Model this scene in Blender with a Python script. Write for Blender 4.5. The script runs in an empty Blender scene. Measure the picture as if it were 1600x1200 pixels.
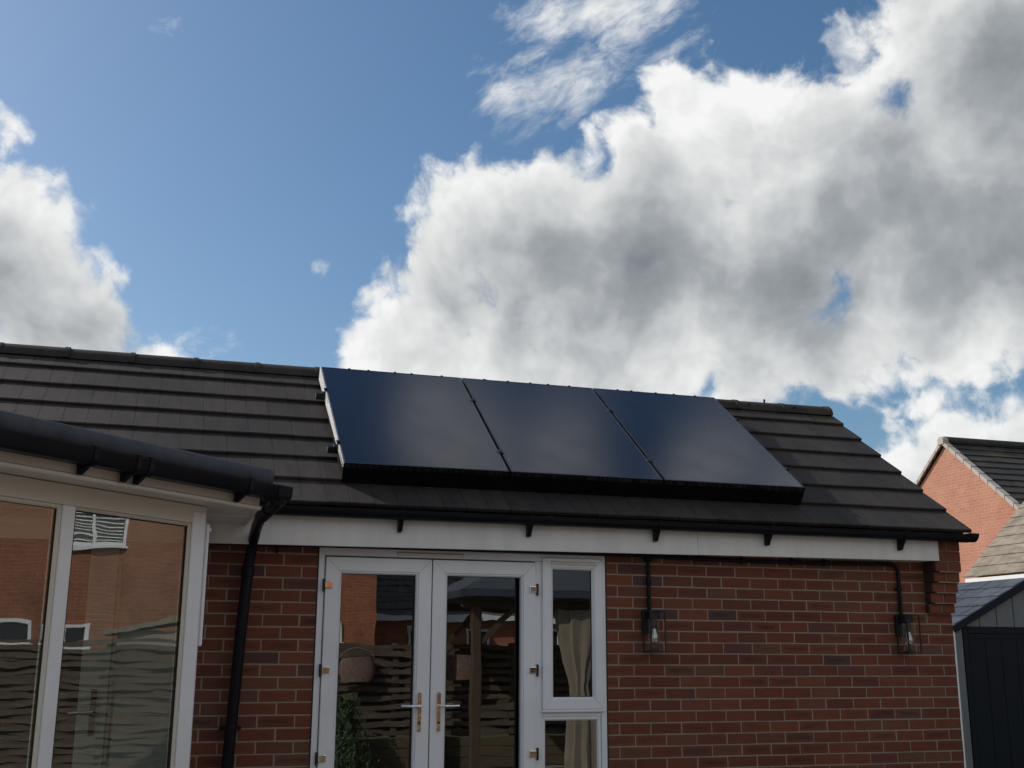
import bpy, math, random
from mathutils import Vector, Matrix, noise as mnoise
random.seed(7)
sc = bpy.context.scene
COL = sc.collection
PI = math.pi
R = math.radians

# ------------------------------------------------------------------ camera
CAM = Vector((-3.0111, -7.2124, 1.6732)); YAW = -0.30236; PITCH = 0.23480; ROLL = 0.00508; FPX = 1758.08
f0 = Vector((-math.sin(YAW), math.cos(YAW), 0)); r0 = Vector((math.cos(YAW), math.sin(YAW), 0)); u0 = Vector((0, 0, 1))
FW = f0 * math.cos(PITCH) + u0 * math.sin(PITCH); UU = -f0 * math.sin(PITCH) + u0 * math.cos(PITCH)
RT = r0 * math.cos(ROLL) + UU * math.sin(ROLL); UP = -r0 * math.sin(ROLL) + UU * math.cos(ROLL)
cd = bpy.data.cameras.new('camera'); cam = bpy.data.objects.new('camera', cd); COL.objects.link(cam)
m = Matrix((RT, UP, -FW)).transposed().to_4x4(); m.translation = CAM; cam.matrix_world = m
cd.sensor_width = 36; cd.lens = 36 * FPX / 1600; cd.clip_start = 0.05; cd.clip_end = 2000
sc.camera = cam
def ray(px, py):
    return (FW + RT * ((px - 800) / FPX) + UP * ((600 - py) / FPX)).normalized()

# ------------------------------------------------------------------ sun, exposure
SUN = Vector((-0.64, 0.46, 0.615)).normalized()
sl = bpy.data.lights.new('sun', 'SUN'); sl.energy = 3.4; sl.angle = R(0.53); sl.color = (1.0, 0.94, 0.86)
so = bpy.data.objects.new('sun', sl); COL.objects.link(so); so.rotation_euler = SUN.to_track_quat('Z', 'Y').to_euler()
sc.view_settings.view_transform = 'Standard'; sc.view_settings.look = 'None'; sc.view_settings.gamma = 1
sc.view_settings.exposure = 0.04
sc.cycles.use_denoising = True
sc.cycles.max_bounces = 7; sc.cycles.transparent_max_bounces = 16
sc.cycles.sample_clamp_indirect = 6

# ------------------------------------------------------------------ sky with clouds (world)
w = bpy.data.worlds.new('World'); sc.world = w; w.use_nodes = True
nt = w.node_tree; N = nt.nodes; L = nt.links; N.clear()
def nd(t, **k):
    n = N.new(t)
    for a, b in k.items(): setattr(n, a, b)
    return n
def mth(op, a, b=None, c=None, clamp=False):
    n = nd('ShaderNodeMath', operation=op); n.use_clamp = clamp
    for i, v in enumerate((a, b, c)):
        if v is None: continue
        if isinstance(v, (int, float)): n.inputs[i].default_value = v
        else: L.new(v, n.inputs[i])
    return n.outputs[0]
def vmth(op, a, b=None, s=None):
    n = nd('ShaderNodeVectorMath', operation=op)
    for i, v in enumerate((a, b)):
        if v is None: continue
        if isinstance(v, (tuple, Vector)): n.inputs[i].default_value = tuple(v)
        else: L.new(v, n.inputs[i])
    if s is not None: n.inputs['Scale'].default_value = s
    return n.outputs['Value'] if op in ('DISTANCE', 'DOT_PRODUCT', 'LENGTH') else n.outputs[0]
def noise(v, scale, detail=8, rough=0.6, off=0):
    n = nd('ShaderNodeTexNoise'); n.inputs['Scale'].default_value = scale; n.inputs['Detail'].default_value = detail
    n.inputs['Roughness'].default_value = rough
    if off: v = vmth('ADD', v, (off, off * .7, off * 1.3))
    L.new(v, n.inputs['Vector']); return n
def sstep(v, lo, hi, a=0., b=1.):
    n = nd('ShaderNodeMapRange', interpolation_type='SMOOTHSTEP'); L.new(v, n.inputs[0])
    for i, x in enumerate((lo, hi, a, b)): n.inputs[i + 1].default_value = x
    return n.outputs[0]
tc = nd('ShaderNodeTexCoord'); D = tc.outputs['Generated']
wn = noise(D, 5.5, 4, .55)
Dw = vmth('ADD', D, vmth('SCALE', vmth('SUBTRACT', wn.outputs['Color'], (.5, .5, .5)), s=.07))
def blobs(lst, k=.02):
    cur = None
    for b in lst:
        if isinstance(b[0], Vector): c = b[0]; r = b[1]
        else: c = ray(b[0], b[1]); r = b[2] / FPX * (1 / (1 + ((b[0] - 800) ** 2 + (b[1] - 600) ** 2) / FPX ** 2))
        v = mth('SUBTRACT', r, vmth('DISTANCE', Dw, c))
        cur = v if cur is None else mth('SMOOTH_MAX', cur, v, k)
    return cur
V = lambda x, y, z: Vector((x, y, z)).normalized()
main = [(580, 565, 62), (640, 560, 90), (690, 480, 85), (700, 400, 70), (700, 300, 30), (765, 330, 85), (850, 380, 140), (890, 330, 90), (985, 320, 85),
        (1000, 450, 190), (1065, 160, 85), (1130, 210, 120), (1010, 250, 75), (925, 218, 38), (1220, 230, 130), (1260, 420, 220),
        (1400, 230, 130), (1340, 70, 55), (1450, 90, 130), (1570, 130, 200), (1500, 400, 210), (900, 560, 100), (760, 560, 85),
        (1050, 575, 90), (1190, 560, 85), (1350, 510, 90), (1500, 500, 95), (1640, 420, 180), (1850, 250, 260),
        (1475, 735, 88), (1560, 722, 80), (1625, 705, 90), (1395, 765, 75), (1750, 700, 100),
        (20, 345, 80), (68, 335, 40), (0, 430, 100), (35, 475, 95), (115, 500, 80), (60, 560, 110), (172, 492, 46), (198, 540, 50), (-160, 430, 190), (-150, 250, 90),
        (172, 470, 48), (222, 556, 62), (150, 560, 60), (600, 470, 14), (5, 212, 24), (495, 430, 11), (270, 556, 8),
        (1440, 628, 18), (1378, 655, 16), (1300, 590, 60),
        # out of the picture: above the roof (what the panels mirror), to the sides and behind
        (V(.232, .50, .835), .044), (V(.258, .455, .85), .052), (V(.345, .445, .825), .050), (V(.45, .43, .78), .042), (V(.53, .40, .74), .065),
        (V(.9, .1, .5), .35), (V(.5, -.7, .6), .35), (V(-.5, -.8, .5), .3), (V(-.95, -.2, .25), .3), (V(0, -.9, .25), .25), (V(.8, -.6, .3), .3), (V(.1, -.3, .95), .2), (V(.7, .1, .8), .15)]
holes = [(1308, 74, 26), (1392, 162, 24), (1320, 455, 16), (1305, 488, 20), (1310, 425, 8)]
darks = [(1010, 400, 125), (1120, 440, 110), (1220, 440, 130), (1340, 330, 110), (1430, 340, 120), (1500, 440, 110), (1560, 120, 120), (1590, 300, 110),
         (1590, 520, 70), (890, 410, 90), (790, 385, 55), (790, 470, 60), (700, 470, 30), (900, 500, 70), (1050, 540, 50), (1180, 560, 60), (1450, 545, 60), (1190, 590, 50),
         (1640, 400, 170), (1300, 580, 55), (10, 415, 50), (60, 395, 30), (50, 500, 75), (130, 530, 55), (-100, 450, 140), (190, 560, 30), (950, 590, 40), (1330, 250, 60), (1480, 740, 50)]
fld = blobs(main, .022)
hl = blobs(holes, .01)
n1 = noise(Dw, 10, 9, .62)
n2 = noise(Dw, 42, 8, .62, 3.1)
n3 = noise(D, 5, 4, .5, 7.7)
n4 = noise(Dw, 7.5, 5, .5, 12.3)
def voro(v):
    n = nd('ShaderNodeTexVoronoi', feature='F1'); n.inputs['Scale'].default_value = 17; n.inputs['Detail'].default_value = 2.0; n.inputs['Roughness'].default_value = .5; n.inputs['Lacunarity'].default_value = 2.3; n.normalize = True
    L.new(v, n.inputs['Vector']); return n.outputs['Distance']
Dv = vmth('ADD', Dw, vmth('SCALE', vmth('SUBTRACT', n2.outputs['Color'], (.5, .5, .5)), s=.018))
puff = mth('SUBTRACT', .33, voro(Dv)); puffb = mth('SUBTRACT', .33, voro(vmth('ADD', Dv, tuple(SUN * .012))))
c1 = mth('SUBTRACT', n1.outputs['Fac'], .5); c2 = mth('SUBTRACT', n2.outputs['Fac'], .5); c4 = mth('SUBTRACT', n4.outputs['Fac'], .5)
fb = mth('ADD', mth('ADD', mth('MULTIPLY', c1, 1.7), mth('MULTIPLY', c2, .6)), mth('MULTIPLY', puff, 1.6))
dens = mth('ADD', mth('DIVIDE', fld, .05), fb)
alpha = sstep(dens, -.12, .30)
# thin windblown streaks, drawn out along one bearing
wisps = [(880, 8, 62), (935, 0, 64), (990, 2, 66), (1045, -5, 52), (1010, 46, 40), (975, 68, 42), (940, 86, 46), (905, 104, 46), (870, 122, 46), (845, 138, 34), (905, 136, 34), (796, 150, 32), (830, 100, 20), (1040, 76, 26), (965, 40, 24), (285, 536, 16), (230, 40, -22), (1410, 640, 24), (1440, 622, 22)]
sdir = (ray(800, 165) - ray(1045, 5)).normalized()
Ds = vmth('ADD', Dw, None); 
sc_ = nd('ShaderNodeVectorMath', operation='SCALE'); sc_.inputs[0].default_value = tuple(sdir); L.new(mth('MULTIPLY', vmth('DOT_PRODUCT', D, tuple(sdir)), -.62), sc_.inputs['Scale'])
L.new(sc_.outputs[0], Ds.node.inputs[1])
nw = noise(Ds, 36, 7, .62, 5.5)
wd = mth('ADD', mth('DIVIDE', blobs(wisps, .012), .030), mth('MULTIPLY', mth('SUBTRACT', nw.outputs['Fac'], .5), 5.0))
walpha = sstep(wd, -.6, 1.5, 0, .93)
hole = sstep(mth('ADD', mth('DIVIDE', hl, .022), mth('ADD', mth('MULTIPLY', c1, 4.0), mth('MULTIPLY', c2, 1.5))), -.35, .6)
alpha = mth('MULTIPLY', alpha, mth('SUBTRACT', 1, mth('MULTIPLY', hole, .92)))
alpha = mth('MAXIMUM', alpha, walpha)
# billow relief: the noise field compared with itself a little nearer the sun
lift = vmth('ADD', Dw, tuple(SUN * .030))
n1b = noise(lift, 10, 4, .62)
rel = mth('SUBTRACT', n1.outputs['Fac'], n1b.outputs['Fac'])
dk = blobs(darks, .03)
dkv = mth('ADD', mth('DIVIDE', dk, .08), mth('ADD', mth('MULTIPLY', c4, 1.8), mth('MULTIPLY', c1, .7)))
dark = sstep(dkv, -.9, 1.1)
thick = sstep(dens, .2, 2.2)
shade = mth('ADD', mth('MULTIPLY', dark, .84), mth('MULTIPLY', thick, .40))
shade = mth('SUBTRACT', shade, mth('MULTIPLY', mth('SUBTRACT', puff, puffb), .7))
shade = mth('SUBTRACT', shade, mth('MULTIPLY', rel, 1.15))
shade = mth('ADD', shade, mth('MULTIPLY', mth('SUBTRACT', n3.outputs['Fac'], .5), .45))
# soft shoulder, so that the deepest grey never goes flat
shade = mth('MULTIPLY', shade, .80)
cr = nd('ShaderNodeValToRGB'); L.new(shade, cr.inputs[0])
el = cr.color_ramp.elements
el[0].position = 0.0; el[0].color = (8.1, 8.15, 8.1, 1); el[1].position = 1.0; el[1].color = (1.9, 2.1, 2.3, 1)
e = el.new(.3); e.color = (5.7, 5.85, 5.9, 1); e = el.new(.65); e.color = (3.2, 3.42, 3.65, 1)
sky = nd('ShaderNodeTexSky', sky_type='NISHITA'); sky.sun_disc = False
sky.sun_elevation = math.asin(SUN.z); sky.sun_rotation = math.atan2(SUN.x, SUN.y)
sky.air_density = 1.0; sky.dust_density = 1.7; sky.ozone_density = 2.2; sky.altitude = 100
hs = nd('ShaderNodeHueSaturation'); hs.inputs['Hue'].default_value = .494; hs.inputs['Saturation'].default_value = 1.2; hs.inputs['Value'].default_value = .95
L.new(sky.outputs[0], hs.inputs['Color'])
mx = nd('ShaderNodeMix', data_type='RGBA'); L.new(alpha, mx.inputs[0]); L.new(hs.outputs[0], mx.inputs[6]); L.new(cr.outputs[0], mx.inputs[7])
bg = nd('ShaderNodeBackground'); bg.inputs[1].default_value = 0.11; L.new(mx.outputs[2], bg.inputs[0])
wo = nd('ShaderNodeOutputWorld'); L.new(bg.outputs[0], wo.inputs[0])
w.cycles.sampling_method = 'MANUAL'; w.cycles.sample_map_resolution = 512

# ------------------------------------------------------------------ materials
MATS = {}
class NT:
    def __init__(s, name):
        s.m = bpy.data.materials.new(name); s.m.use_nodes = True; s.t = s.m.node_tree
        s.b = s.t.nodes['Principled BSDF']; s.n = s.t.nodes
    def node(s, t, ins=None, **k):
        n = s.n.new(t)
        for a, b in k.items(): setattr(n, a, b)
        for a, v in (ins or {}).items():
            if hasattr(v, 'is_linked'): s.t.links.new(v, n.inputs[a])
            else: n.inputs[a].default_value = v
        return n
    def link(s, a, b): s.t.links.new(a, b)
    def set(s, **k):
        for a, v in k.items():
            i = s.b.inputs[a.replace('_', ' ')]
            if hasattr(v, 'is_linked'): s.link(v, i)
            else: i.default_value = v
    def coord(s, kind='Object', scale=None):
        c = s.node('ShaderNodeTexCoord').outputs[kind]
        if scale is not None: c = s.node('ShaderNodeMapping', {'Vector': c, 'Scale': scale}).outputs[0]
        return c
    def noise(s, c, scale, detail=5, rough=.55):
        return s.node('ShaderNodeTexNoise', {'Vector': c, 'Scale': scale, 'Detail': detail, 'Roughness': rough}).outputs['Fac']
    def ramp(s, f, pts):
        r = s.node('ShaderNodeValToRGB', {0: f}); e = r.color_ramp.elements
        e[0].position, e[0].color = pts[0][0], (*pts[0][1], 1); e[1].position, e[1].color = pts[-1][0], (*pts[-1][1], 1)
        for p, c in pts[1:-1]: q = e.new(p); q.color = (*c, 1)
        return r.outputs[0]
    def mix(s, f, a, b, mode='MIX'):
        n = s.node('ShaderNodeMix', data_type='RGBA', blend_type=mode)
        for i, v in ((0, f), (6, a), (7, b)):
            if hasattr(v, 'is_linked'): s.link(v, n.inputs[i])
            else: n.inputs[i].default_value = v if i == 0 else (*v, 1)
        return n.outputs[2]
    def math(s, op, a, b=0., clamp=False):
        n = s.node('ShaderNodeMath', {0: a, 1: b}, operation=op); n.use_clamp = clamp; return n.outputs[0]
    def rng(s, v, a, b, c=0., d=1.):
        return s.node('ShaderNodeMapRange', {0: v, 1: a, 2: b, 3: c, 4: d}).outputs[0]
    def bump(s, h, st=.3, dist=.01):
        s.set(Normal=s.node('ShaderNodeBump', {'Height': h, 'Strength': st, 'Distance': dist}).outputs[0])

def simple(name, col, rough=.5, metal=0., nscale=6, var=.12, bump=0., spec=None, bscale=60, stretch=(1, 1, 1)):
    t = NT(name); c = t.coord(scale=stretch); n = t.noise(c, nscale, 6)
    d = tuple(x * (1 - var) for x in col); l = tuple(min(1, x * (1 + var)) for x in col)
    t.set(Base_Color=t.ramp(n, [(.3, d), (.7, l)]), Roughness=t.rng(n, .3, .7, max(0, rough - .06), rough + .06), Metallic=metal)
    if bump: t.bump(t.noise(c, bscale, 4), bump, .004)
    if spec is not None: t.set(Specular_IOR_Level=spec)
    MATS[name] = t.m; return t.m

def brick_face_mat(name, cols):
    t = NT(name); tone = t.node('ShaderNodeAttribute', attribute_name='tone').outputs['Fac']
    sd = t.node('ShaderNodeAttribute', attribute_name='seed').outputs['Fac']
    uv = t.node('ShaderNodeUVMap', uv_map='UVMap').outputs[0]
    sep = t.node('ShaderNodeSeparateXYZ', {0: uv})
    c = t.coord()
    base = t.ramp(tone, cols)
    # dragged horizontal fire-marks inside each brick
    st = t.noise(t.node('ShaderNodeMapping', {'Vector': c, 'Scale': (5, 5, 55)}).outputs[0], 2.2, 5, .6)
    base = t.mix(t.rng(st, .40, .70), base, (.045, .018, .014), 'MIX') if False else t.mix(t.math('MULTIPLY', t.rng(st, .45, .75), .55), base, (.075, .030, .024))
    du = t.math('ABSOLUTE', t.math('SUBTRACT', sep.outputs[0], .5)); dv = t.math('ABSOLUTE', t.math('SUBTRACT', sep.outputs[1], .5))
    core = t.math('MULTIPLY', t.rng(dv, .36, .08), t.rng(du, .46, .25)); 
    core = t.math('MULTIPLY', core, t.rng(sd, .55, .95)); core = t.math('MULTIPLY', core, t.rng(st, .25, .6))
    base = t.mix(t.math('MULTIPLY', core, .75, True), base, (.035, .017, .018))
    g = t.noise(c, 160, 4, .7); base = t.mix(t.math('MULTIPLY', t.rng(g, .5, .8), .28), base, (.30, .17, .12))
    dirt = t.noise(c, 1.3, 5); base = t.mix(t.math('MULTIPLY', t.rng(dirt, .5, .75), .25), base, (.09, .055, .045))
    du2 = t.noise(c, 2.4, 6, .6); base = t.mix(t.math('MULTIPLY', t.rng(du2, .48, .72), .16), base, (.22, .12, .08))
    t.set(Base_Color=base, Roughness=.88, Specular_IOR_Level=.25)
    h = t.math('ADD', g, t.math('MULTIPLY', st, .8)); t.bump(h, .55, .006)
    MATS[name] = t.m
brick_face_mat('brick_face', [(0, (.085, .050, .058)), (.012, (.09, .048, .050)), (.05, (.145, .052, .038)), (.18, (.138, .043, .027)), (.45, (.176, .050, .028)), (.75, (.200, .062, .034)), (.9, (.165, .069, .040)), (1, (.148, .067, .044))])

def mortar_mat():
    t = NT('mortar'); c = t.coord(); a = t.noise(c, 3, 5); b = t.noise(c, 220, 3)
    t.set(Base_Color=t.mix(t.rng(b, .3, .7), t.ramp(a, [(.3, (.22, .175, .13)), (.7, (.34, .275, .205))]), (.29, .235, .175)), Roughness=.95)
    t.bump(b, .6, .004); MATS['mortar'] = t.m
mortar_mat()

def far_brick(name, c1, c2, mort, rot=None, dirty=(.1, .05, .04)):
    t = NT(name); c = t.coord()
    if rot: c = t.node('ShaderNodeMapping', {'Vector': c, 'Rotation': rot}).outputs[0]
    b = t.node('ShaderNodeTexBrick', {'Vector': c, 'Color1': (*c1, 1), 'Color2': (*c2, 1), 'Mortar': (*mort, 1), 'Scale': 1., 'Mortar Size': .006, 'Mortar Smooth': .2, 'Bias': 0., 'Brick Width': .225, 'Row Height': .075})
    b.offset = .5
    n = t.noise(t.coord(), 1.7, 6); n2 = t.noise(t.coord(), 12, 4)
    k = t.mix(t.math('MULTIPLY', t.rng(n, .45, .75), .4), b.outputs[0], dirty)
    k = t.mix(t.math('MULTIPLY', t.rng(n2, .5, .7), .3), k, tuple(min(1, x * 1.5) for x in c1))
    t.set(Base_Color=k, Roughness=.9, Specular_IOR_Level=.2); t.bump(b.outputs['Fac'], -.3, .005); MATS[name] = t.m
# brick texture lies in XY; turn wall planes onto it
far_brick('brick_gable', (.40, .185, .13), (.48, .225, .155), (.50, .32, .24), rot=(R(90), 0, R(90)) if False else (0, R(90), R(90)), dirty=(.33, .12, .08))
far_brick('brick_front', (.42, .15, .075), (.33, .11, .06), (.38, .25, .17), rot=(R(90), 0, 0))
far_brick('brick_side', (.27, .105, .062), (.31, .13, .078), (.30, .21, .15), rot=(0, R(90), R(90)))

def tile_mat(name, a, b, lichen=0., moss_at=None):
    t = NT(name); tone = t.node('ShaderNodeAttribute', attribute_name='tone').outputs['Fac']; c = t.coord()
    base = t.mix(tone, a, b)
    st = t.noise(t.node('ShaderNodeMapping', {'Vector': c, 'Scale': (7, 1.6, 1.6)}).outputs[0], 1.6, 6, .65)
    base = t.mix(t.math('MULTIPLY', t.rng(st, .42, .68), .75), base, tuple(x * .38 for x in a))
    pt = t.noise(c, 2.2, 5); base = t.mix(t.math('MULTIPLY', t.rng(pt, .5, .7), .4), base, (.048, .038, .031))
    g = t.noise(c, 140, 5, .7); base = t.mix(t.math('MULTIPLY', t.rng(g, .45, .8), .35), base, tuple(min(1, x * 1.9) for x in b))
    if moss_at:
        d = t.node('ShaderNodeVectorMath', {0: c, 1: moss_at[0]}, operation='DISTANCE').outputs['Value']
        f = t.math('MULTIPLY', t.rng(d, moss_at[1], 0), t.rng(t.noise(c, 7, 6, .7), .38, .62), True)
        base = t.mix(t.math('MULTIPLY', f, .75), base, (.085, .068, .022))
    sdd = t.node('ShaderNodeAttribute', attribute_name='seed').outputs['Fac']; base = t.mix(t.math('MULTIPLY', t.rng(sdd, .4, .1), 1.), base, tuple(x * .05 for x in a))
    if lichen:
        ln = t.noise(c, 1.1, 7, .7); base = t.mix(t.math('MULTIPLY', t.rng(ln, .53, .68), lichen), base, (.12, .10, .03))
    t.set(Base_Color=base, Roughness=t.rng(g, .3, .7, .62, .8), Specular_IOR_Level=.35); t.bump(g, .5, .004); MATS[name] = t.m
tile_mat('roof_tile', (.020, .016, .0135), (.039, .030, .025), 0, ((2.74, 1.42, 3.78), .33))
tile_mat('dark_tile', (.035, .032, .030), (.050, .046, .042), .55)
tile_mat('tan_tile', (.24, .20, .155), (.30, .255, .195))
tile_mat('grey_tile', (.12, .10, .085), (.16, .14, .12))
tile_mat('slate_tile', (.045, .055, .075), (.075, .09, .115))

simple('white_upvc', (.77, .78, .80), .32, nscale=2.5, var=.05, bump=.04)
simple('fascia_upvc', (.68, .665, .64), .38, nscale=2.2, var=.07, bump=.04, stretch=(5, 5, .8))
simple('cream_upvc', (.64, .59, .50), .4, nscale=2, var=.06)
simple('black_plastic', (.0035, .0045, .008), .38, nscale=5, var=.3, bump=.05, spec=.22)
simple('rubber', (.006, .006, .007), .7)
simple('roof_trim', (.050, .060, .075), .55, nscale=9, var=.3, bump=.35, bscale=220, spec=.3)
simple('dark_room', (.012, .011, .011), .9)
simple('plaster', (.37, .385, .375), .9, nscale=3, var=.1)
simple('grey_door', (.40, .42, .40), .5)
simple('painted_shade', (.045, .022, .018), .9, nscale=12, var=.4)  # dark brown that paints in the shade on the corbel's side
simple('chrome', (.75, .76, .78), .12, metal=1., var=.03)
simple('gold_chrome', (.85, .66, .50), .12, metal=1., nscale=14, var=.1, bump=.8, bscale=30)
simple('copper_chrome', (.88, .74, .63), .10, metal=1., nscale=14, var=.05, bump=.25, bscale=12)
simple('lamp_metal', (.010, .011, .014), .45)
simple('bulb_glass', (.7, .66, .6), .15, var=.02)
simple('aluminium', (.55, .56, .58), .3, metal=1.)
simple('panel_frame', (.05, .055, .065), .30, metal=.8)
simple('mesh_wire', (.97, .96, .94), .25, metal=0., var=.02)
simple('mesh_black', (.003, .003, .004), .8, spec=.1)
simple('shed_cladding', (.17, .19, .21), .6, nscale=4, var=.1, bump=.15, stretch=(8, 8, 1))
simple('shed_door', (.005, .012, .020), .6, spec=.25, nscale=8, var=.2, bump=.2, stretch=(8, 8, 1))
simple('verge_clip', (.42, .37, .33), .6, var=.1)
simple('fence_wood', (.115, .088, .064), .85, nscale=10, var=.45, bump=.3, stretch=(1, 1, 8))
simple('sleeper_wood', (.11, .085, .05), .85, nscale=8, var=.3, bump=.3, stretch=(1, 1, 8))
simple('post_wood', (.085, .055, .032), .7, nscale=8, var=.3, bump=.2, stretch=(6, 6, 1))
simple('gazebo_roof', (.05, .06, .075), .5)
simple('curtain_cloth', (.24, .20, .15), .9, nscale=6, var=.12)
simple('wicker', (.21, .13, .10), .8, nscale=40, var=.4, bump=.6)
simple('concrete', (.30, .28, .25), .9, nscale=5, var=.15, bump=.3)
simple('interior_floor', (.35, .31, .26), .5)
simple('leaf', (.045, .075, .025), .6, nscale=10, var=.4)
simple('window_dark', (.03, .035, .04), .1)
def ground_mat():
    t = NT('grass_ground'); c = t.coord(); n = t.noise(c, .6, 6); g = t.noise(c, 30, 5)
    t.set(Base_Color=t.mix(t.rng(g, .3, .7), t.ramp(n, [(.3, (.05, .085, .02)), (.7, (.09, .12, .035))]), (.04, .06, .018)), Roughness=.95); t.bump(g, .6, .02); MATS['grass_ground'] = t.m
    t = NT('patio_slab'); c = t.coord(); b = t.node('ShaderNodeTexBrick', {'Vector': c, 'Color1': (.34, .31, .27, 1), 'Color2': (.27, .25, .22, 1), 'Mortar': (.12, .11, .10, 1), 'Scale': 1., 'Mortar Size': .008, 'Brick Width': .9, 'Row Height': .6})
    n = t.noise(c, 5, 6); t.set(Base_Color=t.mix(t.math('MULTIPLY', n, .5), b.outputs[0], (.20, .19, .17)), Roughness=.85); t.bump(t.noise(c, 60, 4), .3, .005); MATS['patio_slab'] = t.m
ground_mat()
def panel_mat():
    t = NT('solar_cells'); c = t.coord('Object')
    sep = t.node('ShaderNodeSeparateXYZ', {0: c})
    # hair-fine busbars across the width, cells barely darker than the sheet between them
    fine = t.math('FRACT', t.math('MULTIPLY', sep.outputs[1], 60.)); fl = t.rng(t.math('ABSOLUTE', t.math('SUBTRACT', fine, .5)), .42, .5)
    cx = t.math('ABSOLUTE', t.math('SUBTRACT', t.math('FRACT', t.math('MULTIPLY', sep.outputs[0], 5.45)), .5)); cl = t.rng(cx, .485, .5)
    base = t.mix(t.math('MULTIPLY', fl, .5), (.0025, .006, .020), (.008, .013, .030)); base = t.mix(t.math('MULTIPLY', cl, .6), base, (.003, .005, .010))
    n = t.noise(c, 3, 5)
    t.set(Base_Color=base, Roughness=t.rng(n, .3, .7, .13, .17), Specular_IOR_Level=.5, IOR=1.45)
    t.bump(t.noise(t.node('ShaderNodeMapping', {'Vector': c, 'Scale': (2, 60, 1)}).outputs[0], 2, 3), .03, .002); MATS['solar_cells'] = t.m
panel_mat()
def glass_mat(name, tint, refl, wob=.0, mul=1.5):
    m = bpy.data.materials.new(name); m.use_nodes = True; t = m.node_tree; n = t.nodes; n.clear()
    o = n.new('ShaderNodeOutputMaterial'); mixs = n.new('ShaderNodeMixShader'); tr = n.new('ShaderNodeBsdfTransparent'); gl = n.new('ShaderNodeBsdfGlossy')
    tr.inputs[0].default_value = (*tint, 1); gl.inputs['Roughness'].default_value = .004; gl.inputs[0].default_value = (.95, .97, 1, 1)
    fr = n.new('ShaderNodeFresnel'); fr.inputs[0].default_value = 1.5
    ge = n.new('ShaderNodeNewGeometry'); io = n.new('ShaderNodeMapRange'); io.inputs[3].default_value = 1.5; io.inputs[4].default_value = 1 / 1.5
    t.links.new(ge.outputs['Backfacing'], io.inputs[0]); t.links.new(io.outputs[0], fr.inputs[0])
    a = n.new('ShaderNodeMath'); a.operation = 'MULTIPLY_ADD'; a.inputs[1].default_value = mul; a.inputs[2].default_value = refl; a.use_clamp = True
    t.links.new(fr.outputs[0], a.inputs[0]); t.links.new(a.outputs[0], mixs.inputs[0]); t.links.new(tr.outputs[0], mixs.inputs[1]); t.links.new(gl.outputs[0], mixs.inputs[2]); t.links.new(mixs.outputs[0], o.inputs[0])
    if wob:
        tcn = n.new('ShaderNodeTexCoord'); nz = n.new('ShaderNodeTexNoise'); nz.inputs['Scale'].default_value = 2.6; nz.inputs['Detail'].default_value = 1.5
        mp = n.new('ShaderNodeMapping'); mp.inputs['Scale'].default_value = (1, 1, 1.6); t.links.new(tcn.outputs['Object'], mp.inputs[0]); t.links.new(mp.outputs[0], nz.inputs['Vector'])
        bm = n.new('ShaderNodeBump'); bm.inputs['Strength'].default_value = wob; bm.inputs['Distance'].default_value = .01
        t.links.new(nz.outputs['Fac'], bm.inputs['Height']); t.links.new(bm.outputs[0], gl.inputs['Normal'])
    MATS[name] = m
glass_mat('pane_glass', (.80, .83, .81), .13, .045, 1.2)
glass_mat('conservatory_glass', (.88, .91, .87), .11, .08, 1.2)
glass_mat('bulb_clear', (.8, .78, .74), .30, 0, 1.)
glass_mat('clear_glass', (.97, .98, .98), .0, 0, .55)

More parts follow.
